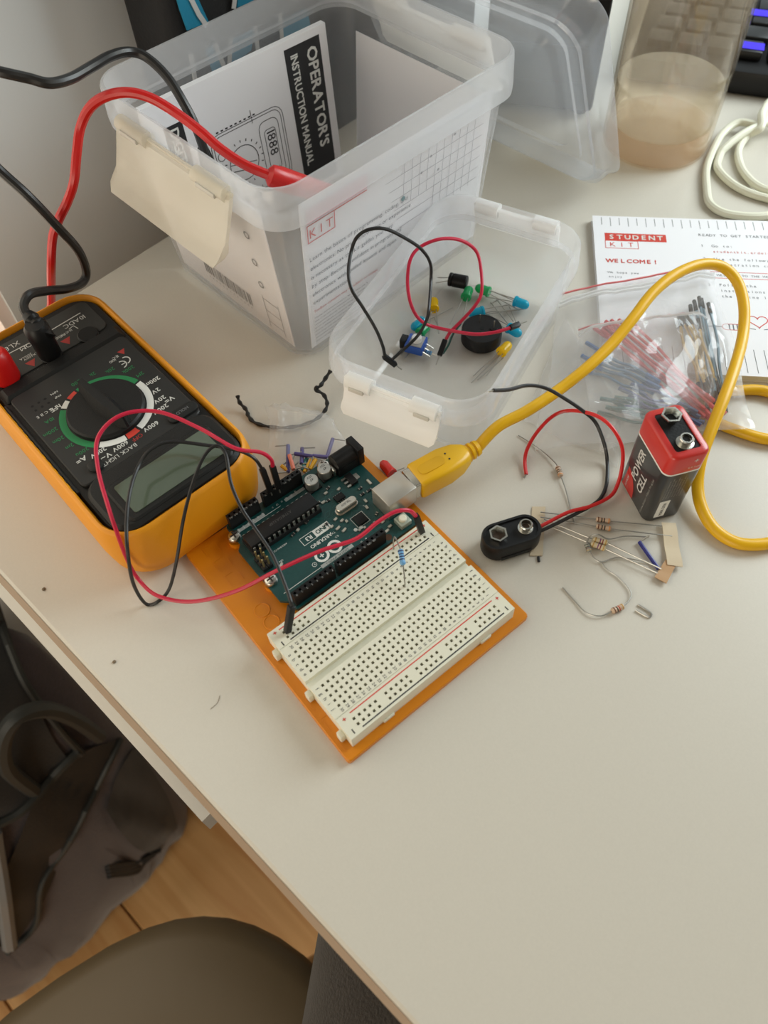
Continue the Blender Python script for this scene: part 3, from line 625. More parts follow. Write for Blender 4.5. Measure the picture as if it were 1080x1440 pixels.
BANDS = {'black': (25, 22, 20), 'brown': (105, 55, 25), 'red': (170, 40, 30), 'orange': (215, 140, 75), 'gold': (180, 140, 70), 'purple': (120, 60, 110), 'navy': (30, 45, 90), 'darkred': (120, 30, 35)}
RBLUE = mat('resistor_blue', (105, 160, 205), 0.35); RTAN = mat('resistor_tan', (200, 172, 146), 0.4); RGREY = mat('resistor_grey', (150, 150, 140), 0.4); RBEIGE = mat('resistor_beige', (200, 185, 150), 0.4)
resistor('pale blue resistor plugged into the breadboard', [P(554, 778, 9), P(553, 762, 16), P(555, 755, 22), P(560, 765, 22), P(563, 772, 21), P(567, 795, 19), P(569, 815, 15), P(570, 832, 9)], 4, 5, RBLUE, [(0.14, 'navy'), (0.32, 'navy'), (0.48, 'navy'), (0.64, 'navy')], 1.2)
# ================================================================== multimeter
mc = V((-15.7, 164.9, 0)); my = math.radians(-4.9)
met = thing('multimeter', 'black digital multimeter in a yellow orange rubber holster', 'multimeter', mc, my)
MR = Matrix.Rotation(-my, 4, 'Z')
def ML(px, py, z): return MR @ (P(px, py, z) - mc)
HOL = mat('holster_rubber', (224, 146, 8), 0.5, bump=0.05, bscale=800)
MBK = mat('meter_black', (26, 26, 25), 0.55, spec=0.3, bump=0.12, bscale=1500)
PAN = mat('meter_panel', (40, 40, 39), 0.5, spec=0.3)
cc = (0.6, -2.6)
hb = MB(); hb.loft([rrect(w, d, r, 8, z, c=cc) for w, d, r, z in ((66, 139, 16, 0), (73, 148, 19, 5), (75.5, 150, 20, 14), (74.5, 148.5, 19, 25), (72, 145.5, 17, 32), (70.5, 144, 16, 33.6), (68.5, 142, 15, 34), (67, 140.5, 14, 33.4), (66.6, 140, 14, 29))])
hb.build('holster', HOL, met, smooth=50)
fb = MB(); fb.loft([rrect(w, d, 12, 8, z, c=cc) for w, d, z in ((66, 139, 29.05), (66, 139, 30.5), (64, 137, 32))]); fb.build('case', MBK, met, smooth=40)
def poly_block(x0, x1, y0, y1, z0, z1, r, name, material, sl=1.2):
    c_ = ((x0 + x1) / 2, (y0 + y1) / 2); w, d = x1 - x0, y1 - y0
    return MB().loft([rrect(w, d, r, 6, z0, c=c_), rrect(w, d, r, 6, z1 - sl, c=c_), rrect(w - 2 * sl, d - 2 * sl, max(r - sl, 0.3), 6, z1, c=c_)]).build(name, material, met, smooth=30)
poly_block(-30.6, 31.8, 25.5, 35.5, 32.02, 34.6, 1.5, 'ridge', MBK, 2.2)
poly_block(-29.2, 30.4, -40, 26, 32.02, 34.2, 3, 'dial_panel', PAN, 0.5)
poly_block(-30.6, 31.8, -72.5, -39.5, 32.02, 36.0, 9, 'screen_surround', MBK, 1.6)
poly_block(-27, 29.5, 37.5, 62.5, 32.02, 32.5, 4, 'jack_panel', mat('jack_panel_grey', (54, 54, 52), 0.5, spec=0.3), 0.2)
MB().rbox(-32.6, -31.2, -40, 25, 27, 33.5, 0.6).build('grip', MBK, met)
for k in range(12): MB().rbox(-33.2, -32.5, -38 + k * 5.2, -35.2 + k * 5.2, 29, 33.6, 0.3).build('grip_rib', MBK, met)
# screen
sx0, sx1, sy0, sy1 = -20.5, 23.5, -68.0, -51.0
poly_block(sx0 - 3.4, sx1 + 3.4, sy0 - 2.8, sy1 + 2.8, 36.02, 37.0, 3, 'screen_bezel', MBK, 0.8)
lc = MB().loft([rrect(sx1 - sx0, sy1 - sy0, 1.2, 4, z, c=((sx0 + sx1) / 2, (sy0 + sy1) / 2)) for z in (37.02, 37.3)]).build('lcd_screen', mat('lcd_green', (84, 94, 78), 0.15, coat=0.3), met)
# dial
dcn = ML(150, 577, 34.2); dx, dy = dcn.x, dcn.y
dial = MB().lathe([(17.2, 0), (17.2, 1.8), (16.4, 2.6), (0.1, 2.6)], 48, (dx, dy, 34.2)).build('dial', mat('dial_black', (22, 22, 22), 0.5, bump=0.1, bscale=1500, spec=0.3), met)
def ang(px, py): q = ML(px, py, 34.4); return math.atan2(q.y - dy, q.x - dx)
pa_ = ang(185, 607); M = Matrix.Translation((dx, dy, 36.8)) @ Matrix.Rotation(pa_, 4, 'Z')
kn = MB(); kn.loft([[M @ V((t_, s_ * w, 0)) for t_, w, s_ in ((-16, 2.5, 1), (0, 5.0, 1), (15, 3.0, 1), (17.4, 0.6, 1), (17.4, 0.6, -1), (15, 3.0, -1), (0, 5.0, -1), (-16, 2.5, -1))], [M @ V((t_, s_ * w, 6.0)) for t_, w, s_ in ((-15.5, 1.3, 1), (0, 2.0, 1), (13.5, 1.5, 1), (16.2, 0.4, 1), (16.2, 0.4, -1), (13.5, 1.5, -1), (0, 2.0, -1), (-15.5, 1.3, -1))]])
kn.build('pointer_grip', mat('dial_black', (33, 33, 33), 0.5), dial, smooth=50)
def arc(px0, px1, name, material, ccw):
    a0, a1 = ang(*px0), ang(*px1)
    if ccw:
        while a1 < a0: a1 += 2 * PI
    else:
        while a1 > a0: a1 -= 2 * PI
    n = 16; mb = MB(); i_, o_ = [], []
    for k in range(n + 1):
        a = a0 + (a1 - a0) * k / n; i_.append(V((dx + 17.7 * math.cos(a), dy + 17.7 * math.sin(a), 34.2))); o_.append(V((dx + 20.8 * math.cos(a), dy + 20.8 * math.sin(a), 34.2)))
    lo = i_ + o_[::-1]
    for k in range(n): mb.loft([[i_[k], i_[k + 1], o_[k + 1], o_[k]], [q + V((0, 0, 0.08)) for q in (i_[k], i_[k + 1], o_[k + 1], o_[k])]])
    mb.build(name, material, met, smooth=0)
arc((106.7, 547.8), (193, 535.5), 'range_arc', GREEN_PRINT, False); arc((195.5, 536.7), (196.7, 601), 'range_arc', WHITE_PRINT, False)
arc((193, 603), (177.8, 613), 'range_arc', RED_PRINT, False); arc((176.7, 614.4), (140, 624.4), 'range_arc', WHITE_PRINT, False)
arc((135.5, 625.5), (83.3, 576.7), 'range_arc', GREEN_PRINT, False); arc((84.4, 574), (92, 563), 'range_arc', WHITE_PRINT, False); arc((94.4, 560), (104.4, 550), 'range_arc', RED_PRINT, False)
tw, tg, trr = MB(), MB(), MB()
def mt(mb, s, px, py, size, z=34.2, align='c', bold=False):
    size *= 1.22
    q = ML(px, py, z); text(mb, s, frame((q.x, q.y + size * 0.35, z), (-1, 0, 0), (0, -1, 0)), size, align, bold=bold)
for s, x, y, k in (('200m', 214, 536.7, 2.7), ('2V', 219, 550, 2.7), ('20V', 224.4, 562.2, 2.7), ('V=', 238, 562, 3.0), ('200V', 225.6, 575.6, 2.7), ('600V', 212, 600, 2.7), ('600V', 169, 627.8, 2.7), ('V~', 149, 642, 3.0), ('200V', 138, 636.7, 2.7), ('BACK LIGHT', 168, 640, 2.4), ('A=', 114.4, 647, 3.0), ): mt(tw, s, x, y, k, bold=k > 2.5)
for s, x, y in (('200u', 115.6, 635.6), ('2m', 97.8, 628), ('20m', 82, 619), ('200m', 71, 608), ('10A', 69, 592), ('200', 106.7, 539), ('2k', 130, 526.7), ('20k', 154.4, 521), ('200k', 180, 520), ('2M', 196.7, 526.7)): mt(tg, s, x, y, 2.4)
mt(trr, 'OFF', 193, 615.6, 2.5)
tw.build('range_lettering', mat('meter_white', (205, 205, 200), 0.6), met, smooth=0); tw = MB()
mh = MB(); mt(mh, 'hFE', 77.8, 574.4, 3.0, bold=True); mt(mh, 'E C B E', 62, 582, 1.9); mt(mh, 'NPN', 76, 553, 1.5); mt(mh, 'PNP', 81, 558, 1.5); mh.build('transistor_lettering', MATS['meter_white'], met, smooth=0)
mt(tw, 'IEC', 162, 503, 1.9); mt(tw, '1010', 158, 508, 1.9)
for q, a0 in (((176, 507), 0), ((171, 513), 0)):
    c_ = ML(*q, 34.2); tw.strip([(c_.x - 2.3 * math.cos(a), c_.y - 2.3 * math.sin(a), 34.2) for a in [PI / 2 + PI * i / 10 for i in range(11)]], 0.55)
c_ = ML(171, 513, 34.2); tw.strip([(c_.x, c_.y, 34.2), (c_.x + 2.2, c_.y, 34.2)], 0.5)
def warn(px, py, z, s=2.6):
    c_ = ML(px, py, z); trr.prism([(c_.x - s, c_.y + s * 0.8), (c_.x + s, c_.y + s * 0.8), (c_.x, c_.y - s)], z, z + 0.06)
warn(172, 495, 34.2, 1.9); warn(94.4, 480, 32.5); warn(45, 511, 32.5)
tw.build('approval_mark', mat('meter_white', (205, 205, 200), 0.6), met, smooth=0); tw = MB()
for s, x, y, k in (('10ADC', 104, 453, 3.3), ('XL830L', 8, 492, 3.6), ('COM', 40, 486, 3.3), ('MAX600V', 46, 500, 1.7), ('200mA', 36, 502, 1.7), ('10A MAX', 90, 470, 1.7), ('UNFUSED', 83, 475, 1.7), ('CAT II 600V', 54, 521, 1.9)): mt(tw, s, x, y, k, 32.5)
for a, b in (((113, 440), (65, 468.5)), ((45, 480.5), (11, 498))): tw.strip([ML(*a, 32.5), ML(*b, 32.5)], 0.5)
for a, b in (((97, 463), (103, 458)), ((103, 458), (110, 462))): tw.strip([ML(*a, 32.5), ML(*b, 32.5)], 0.35)
tw.build('jack_lettering', MATS['meter_white'], met, smooth=0); tg.build('green_lettering', GREEN_PRINT, met, smooth=0); trr.build('red_lettering', mat('meter_red', (170, 45, 40), 0.6), met, smooth=0)
# jacks, buttons, transistor socket
HOLE_SHADE = mat('hole_shade_black', (8, 8, 8), 0.8)  # near black for flat marks, the darkness of holes put into colour
jk_ = [ML(124.4, 471, 32.5), ML(72, 500, 32.5), ML(12, 534, 32.5)]
for q in jk_:
    MB().lathe([(5.2, 0), (5.2, 0.5), (4.5, 0.9), (4.2, 0.4), (0.1, 0.35)], 28, (q.x, q.y, 32.5)).build('jack_socket', MATS['black_plastic'], met)
    MB().lathe([(4.7, 0.42), (4.7, 1.0), (0.1, 1.0)], 24, (q.x, q.y, 32.5)).build('jack_bore_shade', HOLE_SHADE, met)  # black disc laid over the socket, its depth only painted dark
q = ML(260, 579, 34.2); MB().loft([rrect(w, d, r, 6, z, c=(q.x - 1, q.y)) for w, d, r, z in ((15, 6.4, 3.1, 34.2), (14.6, 6, 2.9, 35.2), (13, 4.6, 2.2, 35.6))]).build('hold_button', MBK, met)
t = MB(); text(t, 'HOLD', frame((q.x - 1, q.y + 0.9, 35.6), (-1, 0, 0), (0, -1, 0)), 2.3, 'c'); t.build('button_lettering', GREY_PRINT, met, smooth=0)
q = ML(135, 656, 34.2); MB().lathe([(3.4, 0), (3.3, 1.2), (2.6, 1.6), (0.1, 1.6)], 24, (q.x, q.y, 34.2)).build('backlight_button', MBK, met)
c_ = ML(62, 566, 34.2)
for i in range(4):
    for j in range(2): MB().lathe([(0.65, 0.02), (0.65, 0.06)], 10, (c_.x - 5 + i * 3.2, c_.y - 1.6 + j * 3.2, 34.2)).build('socket_hole', HOLE_SHADE, met)
hold = MB(); 
# ------------------------------------------------------------------ test leads
def M2W(q, z=0): return Matrix.Rotation(my, 4, 'Z') @ V((q.x, q.y, 0)) + mc + V((0, 0, z))
LB = mat('black_lead', (30, 28, 27), 0.38); LR = mat('red_lead', (200, 24, 22), 0.35)
jc = M2W(jk_[1]); b0 = V((jc.x, jc.y, 33)); bl = thing('test_lead', 'black test lead plugged into the multimeter and running into the clear tub', 'test lead', b0)
top = P(64, 468, 47); el = P(38, 442, 52)
MB().lathe([(4.6, 0), (5.2, 1), (5.4, 10), (5.8, 12), (5.6, 17), (4.4, 19), (0.1, 19.4)], 24, b0).build('plug', BLACK_PLASTIC, bl, origin=b0)
d_ = (el - top).normalized(); rr = []
pts = [b0 + V((0, 0, 14)), top, top + (el - top) * 0.3, top + (el - top) * 0.45, top + (el - top) * 0.6, top + (el - top) * 0.75, el]
MB().tube(pts, [4.8, 4.6, 3.6, 4.2, 3.2, 3.8, 2.7], 14).build('strain_relief', BLACK_PLASTIC, bl, origin=b0)
cab = [top + (el - top) * 0.6, el, P(33, 428, 55), P(42, 414, 56), P(65, 409, 50), P(95, 406, 40), P(116, 397, 34), P(121, 380, 38), P(110, 352, 52), P(80, 318, 70), P(40, 276, 86), P(-6, 234, 98), P(-70, 170, 118), P(-120, 110, 132), P(-90, 80, 140), P(-40, 92, 140), P(0, 101, 138), P(40, 110, 134), P(70, 117, 131), P(100, 110, 129), P(130, 93, 127), P(155, 79, 124), P(180, 73, 121), P(205, 80, 118), P(235, 108, 112), P(260, 148, 104), P(278, 185, 94), P(292, 228, 80)]
MB().tube(spline(cab, 8), 2.15, 10).build('cable', LB, bl, origin=b0)
e1 = P(285, 208, 86); e2 = P(296, 242, 74); e3 = P(310, 288, 32)
MB().tube([e1, e2, e2 + (e3 - e2) * .3, e3], [2.6, 4.2, 4.6, 3.6], 14).build('probe_handle', BLACK_PLASTIC, bl, origin=b0)
MB().tube([e3, e3 + (e3 - e2) * 0.2], 0.9, 8).build('probe_tip', STEEL, bl, origin=b0)
jc = M2W(jk_[2]); b0 = V((jc.x, jc.y, 33)); rl_ = thing('test_lead', 'red test lead plugged into the multimeter and draped over the clear tub rim', 'test lead', b0)
MB().lathe([(5.6, 0), (6.2, 1.5), (6.4, 12), (6.0, 15), (4.6, 16.6), (0.1, 17)], 20, b0).build('plug', LR, rl_, origin=b0)
far = P(-22, 512, 44); MB().tube([b0 + V((0, 0, 11)), far, far + (far - b0).normalized() * 12], [5.8, 4.6, 2.8], 14).build('strain_relief', LR, rl_, origin=b0)
cab = [far, P(-60, 510, 44), P(-90, 470, 36), P(-80, 490, 18), P(-40, 492, 5), P(10, 478, 2.6), P(52, 452, 2.6), P(70, 436, 6), P(72, 408, 24), P(72, 375, 46), P(74, 335, 60), P(82, 310, 68), P(95, 283, 76), P(104, 255, 86), P(108, 215, 96), P(113, 180, 104), P(126, 152, 112), P(148, 136, 117), P(178, 130, 119), P(210, 137, 117), P(245, 157, 112), P(280, 183, 107), P(310, 209, 101), P(345, 232, 96), P(385, 249, 92)]
MB().tube(spline(cab, 8), 2.15, 10).build('cable', LR, rl_, origin=b0)
e1 = P(376, 245, 93); e2 = P(395, 252, 90); e3 = P(470, 275, 62)
MB().tube([e1, e1 + (e2 - e1) * .25, e2, e3], [2.6, 4.6, 5.2, 4.4], 14).build('probe_handle', LR, rl_, origin=b0)
MB().tube([e3, e3 + (e3 - e2) * 0.3], 0.9, 8).build('probe_tip', STEEL, rl_, origin=b0)
# ================================================================== yellow USB cable
YEL = mat('usb_yellow', (228, 176, 12), 0.38); YELD = mat('usb_yellow_relief', (216, 164, 8), 0.45)
uz = ZB + PT + 5.6
ub = B(46.6, 45.0, 0); usb = thing('usb_cable', 'yellow USB cable plugged into the teal circuit board', 'cable', ub)
Mx = Matrix.Translation(B(46.6, 45.0, uz)) @ BR @ Matrix.Rotation(math.radians(-7.0), 4, 'Z')
sec = lambda x, w, h_, r: [Mx @ V((x, q.x, q.y)) for q in rrect(w, h_, r, 4)]
MB().loft([sec(0.2, 11, 9.6, 0.8), sec(5, 11, 9.6, 0.8)]).build('plug_shell', STEEL, usb, origin=ub)
pl_ = MB().loft([sec(3.4, 12.4, 10.4, 1.2), sec(4.2, 13.8, 11.6, 1.8), sec(19, 14.4, 12, 2.2), sec(26, 12.6, 11, 2.6), sec(30.5, 9.4, 9, 3.4)]).build('plug_grip', YEL, usb, origin=ub, smooth=45)
gp = MB(); gp.loft([[Mx @ V((12 + q.x, q.y, z)) for q in rrect(13, 5.4, 2.6, 6)] for z in (6.0, 6.18)]); gp.build('grip_panel', YELD, pl_, origin=ub)
dt = MB()
for dx_, dy_ in ((20.6, 1.8), (20.6, -1.6)): dt.lathe([(0.45, 0), (0.45, 0.1)], 8, (0, 0, 0), Mx @ Matrix.Translation((dx_, dy_, 6.0)))
dt.build('dot_mark', BLACK_PRINT, pl_, origin=ub)
ax0 = Mx @ V((30.4, 0, 0)); ax1 = Mx @ V((37.4, 0, 0.5)); dd = ax1 - ax0
MB().tube([ax0 + dd * u for u in (0, 0.18, 0.22, 0.34, 0.38, 0.55, 0.6, 0.72, 0.76, 1)], [4.4, 4.4, 3.5, 3.5, 4.1, 4.1, 3.3, 3.3, 3.9, 3.6], 16).build('strain_relief', YEL, usb, origin=ub)
path = [ax0 + dd * 0.7, ax1, P(700, 600, 20), P(741, 578, 22), P(785, 549, 24), P(828, 515, 28), P(862, 482, 31), P(890, 448, 35), P(918, 412, 38), P(950, 386, 39), P(985, 372, 38), P(1015, 375, 35), P(1036, 395, 31), P(1046, 428, 27), P(1045, 470, 23), P(1034, 515, 24), P(1018, 560, 23), P(1000, 605, 19), P(986, 645, 14), P(981, 680, 8), P(986, 712, 5), P(1003, 742, 3.0), P(1030, 761, 2.7), P(1060, 766, 2.7), P(1095, 760, 2.7), P(1150, 735, 2.7), P(1190, 690, 2.7), P(1170, 640, 2.7), P(1110, 622, 2.7), P(1070, 616, 2.7), P(1035, 605, 2.7), P(1000, 590, 2.7), P(985, 572, 2.7), P(1000, 556, 2.7), P(1040, 549, 2.7), P(1080, 551, 2.8), P(1140, 575, 2.7), P(1220, 620, 2.7), P(1270, 680, 2.7), P(1290, 740, 2.7)]
MB().tube(spline(path, 8), 2.65, 12).build('cable', YEL, usb, origin=ub)
e = path[-1]; ed = (path[-1] - path[-2]).normalized(); M = frame(e + ed * 14 + V((0, 0, 2)), ed, V((-ed.y, ed.x, 0)))
MB().rbox(-15, 15, -8, 8, -4, 4, 1.5, M).build('plug_grip', YEL, usb, origin=ub); MB().box(15, 30, -6, 6, -2.2, 2.2, M).build('plug_shell', STEEL, usb, origin=ub, smooth=0)

# ================================================================== nine volt battery
bc = V((127.1, -40.3, 0)); byaw = math.radians(238.4)
bat = thing('battery', 'black and red nine volt block battery standing upright', 'battery', bc, byaw)
BATB = mat('battery_black', (38, 38, 40), 0.3, coat=0.3); BATR = mat('battery_red', (190, 40, 34), 0.3, coat=0.3)
L_, W_ = 26.4, 17.4
MB().loft([rrect(L_ - 1, W_ - 1, 3.2, 6, 0), rrect(L_, W_, 3.6, 6, 0.8), rrect(L_, W_, 3.6, 6, 34.2)]).build('lower_wrap', BATB, bat, smooth=50)
MB().loft([rrect(L_ + 0.12, W_ + 0.12, 3.6, 6, z) for z in (34.2, 35.0)]).build('white_band', WHITE_PRINT, bat, smooth=50)
MB().loft([rrect(L_, W_, 3.6, 6, 35.0), rrect(L_, W_, 3.6, 6, 44.6), rrect(L_ - 1, W_ - 1, 3.2, 6, 45.6), rrect(L_ - 2.4, W_ - 2.4, 2.6, 6, 45.9), rrect(L_ - 6.4, W_ - 6.4, 1.2, 6, 45.9), rrect(L_ - 6.6, W_ - 6.6, 1.2, 6, 45.2)]).build('red_cap', BATR, bat, smooth=50)
MB().loft([rrect(L_ - 6.7, W_ - 6.7, 1.2, 6, z) for z in (45.0, 45.5)]).build('terminal_plate', BLACK_MATT, bat)
hexl = lambda r, z, x: [V((x + r * math.cos(a), r * math.sin(a), z)) for a in [2 * PI * i / 6 + 0.3 for i in range(6)]]
cirl = lambda r, z, x, n=24: [V((x + r * math.cos(a), r * math.sin(a), z)) for a in [2 * PI * i / n for i in range(n)]]
MB().loft([hexl(3.0, 45.5, -6.35), hexl(3.2, 46.5, -6.35), hexl(4.3, 48.3, -6.35), hexl(4.3, 48.9, -6.35), hexl(3.4, 48.9, -6.35), hexl(2.8, 47.0, -6.35), hexl(2.4, 46.2, -6.35)]).build('negative_terminal', STEEL, bat, smooth=20)
MB().lathe([(2.3, 0), (2.3, 0.1)], 14, (-6.35, 0, 46.3)).build('terminal_bore_shade', HOLE_SHADE, bat); MB().lathe([(1.7, 0), (1.7, 0.1)], 14, (6.35, 0, 47.75)).build('terminal_bore_shade', HOLE_SHADE, bat)  # dark discs put the shade inside the terminals into colour
MB().loft([cirl(3.6, 45.5, 6.35), cirl(3.6, 46.0, 6.35), cirl(2.6, 46.1, 6.35), cirl(2.6, 48.2, 6.35), cirl(2.9, 48.6, 6.35), cirl(2.6, 49.0, 6.35), cirl(2.0, 49.0, 6.35), cirl(1.9, 47.6, 6.35)]).build('positive_terminal', STEEL, bat, smooth=40)
tw = MB(); ts = MB(); td = MB()
wf = lambda u, z: frame((u, -W_ / 2, z), (0, 0, 1), (-1, 0, 0))       # wide face, reading upwards
text(tw, 'POWER', wf(-1.6, 12), 6.0, sx=0.9, bold=True); text(tw, 'CELL', wf(4.4, 10), 6.0, sx=0.9, bold=True)
text(ts, 'Alkaline Battery 9 Block 9V 6LR61', wf(8.6, 1.5), 1.7)
nf = lambda v, z: frame((L_ / 2, v, z), (0, 0, 1), (0, -1, 0))
for k in range(7): text(ts, 'Warning do not charge or open' if k % 2 else 'Keep away from children 0-3', nf(-3.4 + k * 1.25 - 1.0, 17.2), 1.05)
MB().box(L_ / 2, L_ / 2 + 0.08, -5.2, -0.4, 3, 15).build('date_label', WHITE_PRINT, bat, smooth=0)
text(td, 'MAR-2021', nf(-1.8, 4.2), 2.2, lift=0.2)
hf = frame((L_ / 2, 1.5, 38.6), (0, 1, 0), (0, 0, 1))
text(tw, '+', frame((L_ / 2, 3.2, 40.2), (0, 1, 0), (0, 0, 1)), 4.2, 'c'); text(tw, '6-9 Volt', frame((L_ / 2, 3.2, 37.0), (0, 1, 0), (0, 0, 1)), 1.5, 'c')
tw.build('brand_lettering', mat('silver_print', (205, 203, 200), 0.4), bat, smooth=0); ts.build('small_print', mat('pale_print', (150, 148, 142), 0.5), bat, smooth=0); td.build('date_lettering', BLACK_PRINT, bat, smooth=0)
em = MB(); em.prism([(-9.6, 0.8)] + [(-13 + 13 * math.cos(a), 0.8 + 14 * math.sin(a)) for a in [PI / 2 * i / 14 for i in range(15)] if -13 + 13 * math.cos(a) > -9.6], 0, 0.06, frame((0, -W_ / 2, 0), (1, 0, 0), (0, 0, 1)))
em.build('red_emblem', BATR, bat, smooth=0)
t = MB(); text(t, 'ALKALINE', wf(-6.4, 2.2), 1.6, lift=0.14); t.build('emblem_lettering', mat('silver_print', (205, 203, 200), 0.4), bat, smooth=0)

# ================================================================== battery clip
c0 = (P(700, 757, 8) + P(738, 745, 8)) / 2; c0.z = 0.7
ca = P(738, 745, 10) - P(700, 757, 10); cyaw = math.atan2(ca.y, ca.x)
clip = thing('battery_clip', 'black battery snap connector with a red and a black lead', 'battery clip', c0, cyaw)
def cap(w, d, z): return rrect(w, d, d / 2 - 0.05, 10, z)
MB().loft([cap(26, 13.4, 0), cap(26.6, 14, 1), cap(26.6, 14, 8.4), cap(25.6, 13, 9.4), cap(23.4, 10.8, 9.4), cap(23.2, 10.6, 8.5)]).build('shell', BLACK_PLASTIC, clip, smooth=40)
MB().rbox(-7, 7, -7.3, -6.6, 0.2, 2.6, 0.2).build('clip_ridge', BLACK_PLASTIC, clip)
MB().loft([hexl(2.8, 8.5, -6.35), hexl(3.0, 9.4, -6.35), hexl(4.1, 11.0, -6.35), hexl(4.1, 11.6, -6.35), hexl(3.3, 11.6, -6.35), hexl(2.6, 9.8, -6.35), hexl(2.2, 9.0, -6.35)]).build('negative_terminal', STEEL, clip, smooth=20)
MB().lathe([(2.1, 0), (2.1, 0.1)], 14, (-6.35, 0, 9.1)).build('terminal_bore_shade', mat('brown_bore_shade', (60, 42, 26), 0.6), clip); MB().lathe([(1.7, 0), (1.7, 0.1)], 14, (6.35, 0, 9.75)).build('terminal_bore_shade', MATS['brown_bore_shade'], clip)  # dark brown discs colour in the shade inside the snap terminals
MB().loft([cirl(3.3, 8.5, 6.35), cirl(3.3, 8.9, 6.35), cirl(2.6, 9.0, 6.35), cirl(2.6, 11.2, 6.35), cirl(2.9, 11.6, 6.35), cirl(2.6, 12, 6.35), cirl(2.1, 12, 6.35), cirl(1.9, 9.6, 6.35)]).build('positive_terminal', STEEL, clip, smooth=40)
Mi = (Matrix.Translation(c0) @ Matrix.Rotation(cyaw, 4, 'Z')).inverted()
loc_ = lambda L: [Mi @ q for q in L]
REDW = mat('red_wire', (205, 28, 30), 0.38)
rp = [P(748, 747, 5), P(770, 735, 5), P(800, 720, 5), P(830, 712, 4), P(858, 698, 4), P(869, 680, 5), P(875, 655, 10), P(875, 630, 17), P(864, 606, 22), P(845, 588, 23), P(820, 579, 21), P(795, 578, 17), P(775, 587, 14), P(755, 608, 10), P(742, 630, 5), P(738, 648, 2), P(740, 667, 1.2)]
kp = [P(748, 752, 4), P(775, 740, 4.4), P(805, 725, 4), P(830, 712, 2.2), P(845, 700, 1.2), P(853, 680, 1.2), P(854, 650, 2), P(850, 625, 8), P(838, 595, 15), P(820, 578, 22), P(795, 561, 28), P(768, 546, 33), P(742, 542, 39), P(715, 548, 47), P(694, 549, 54)]
MB().tube(loc_(spline(rp, 8)), 0.85, 8).build('red_lead', REDW, clip); MB().tube(loc_(spline(kp, 8)), 0.85, 8).build('black_lead', BLKW, clip)
MB().tube(loc_([rp[-1], P(737, 672, 0.8)]), 0.35, 6).build('bare_end', TIN, clip); MB().tube(loc_([kp[-1], P(687, 551, 56)]), 0.35, 6).build('bare_end', TIN, clip)

# ================================================================== loose resistors and tapes
ztp = 0.9
TAPE = mat('beige_tape', (205, 188, 160), 0.7, bump=0.05, bscale=500); BROWN = mat('brown_tape', (186, 148, 108), 0.7)
def tape(px, label, material, th=0.35, z=0.9, waves=0.5):
    q = [P(x, y, z) for x, y in px]; base = V((sum(p.x for p in q) / 4, sum(p.y for p in q) / 4, 0)); mb = MB()
    def f(off): return lambda u, v: (q[0] * (1 - u) + q[1] * u) * (1 - v) + (q[3] * (1 - u) + q[2] * u) * v + V((0, 0, off + waves * math.sin(v * 9)))
    n0 = 8; mb.grid(f(0), 2, n0); mb.grid(f(th), 2, n0)
    o = mb.build('paper_tape', material, loc=None, origin=base, smooth=40); return tag(o, label, 'tape')
tape([(748, 713), (767, 713), (763, 782), (745, 782)], 'pale beige paper tape strip beside the battery clip', TAPE, z=0.1, waves=0.1)
tape([(930, 735), (950, 736), (960, 798), (938, 795)], 'beige paper tape strip holding the right ends of two resistors', TAPE, z=1.6)
tape([(936, 787), (951, 794), (937, 821), (920, 812)], 'small brown paper tape square at the end of two beige resistors', BROWN, z=1.4, waves=0.15)
gb = [(0.2, 'brown'), (0.4, 'black'), (0.55, 'black'), (0.8, 'orange')]
resistor('grey banded resistor on paper tape, upper of the taped pair', [P(760, 720, 1.6), P(838, 730, 1.6), P(859, 733, 1.6), P(945, 741, 1.9)], 1, 2, RTAN, [(0.15, 'brown'), (0.38, 'black'), (0.55, 'black'), (0.85, 'orange')], 1.15)
resistor('grey banded resistor on paper tape, lower of the taped pair', [P(760, 727, 1.6), P(838, 740, 1.6), P(860, 744, 1.6), P(945, 754, 1.9)], 1, 2, RTAN, [(0.15, 'brown'), (0.38, 'black'), (0.55, 'black'), (0.85, 'orange')], 1.15)
resistor('beige resistor with purple bands, upper of two on brown tape', [P(765, 730, 2.0), P(833, 758, 2.4), P(855, 764, 2.4), P(930, 800, 2.0)], 1, 2, RBEIGE, [(0.2, 'gold'), (0.5, 'purple'), (0.66, 'darkred'), (0.85, 'gold')], 1.3)
resistor('beige resistor with purple bands, lower of two on brown tape', [P(762, 735, 1.8), P(830, 764, 2.2), P(852, 772, 2.2), P(925, 806, 1.8)], 1, 2, RBEIGE, [(0.2, 'gold'), (0.5, 'purple'), (0.66, 'darkred'), (0.85, 'gold')], 1.3)
resistor('greenish resistor curled around the two beige resistors', [P(912, 755, 1.4), P(880, 754, 1.4), P(856, 758, 2.6), P(842, 752, 5.2), P(830, 754, 4.2), P(825, 764, 2.6), P(829, 776, 1.8), P(838, 787, 1.2), P(848, 790, 1.0), P(870, 784, 0.8), P(912, 791, 0.8)], 5, 6, RGREY, [(0.2, 'black'), (0.45, 'black'), (0.6, 'brown'), (0.85, 'gold')], 1.2)
resistor('lone resistor with curved leads near the silver staple', [P(791, 826, 0.5), P(808, 845, 0.5), P(825, 862, 0.8), P(845, 866, 1.2), P(860, 860, 1.3), P(877, 852, 1.3), P(886, 842, 1.0), P(886, 830, 0.8), P(870, 812, 0.6), P(855, 802, 0.6), P(844, 789, 0.6)], 4, 5, RTAN, [(0.2, 'brown'), (0.42, 'black'), (0.58, 'red'), (0.85, 'gold')], 1.3)
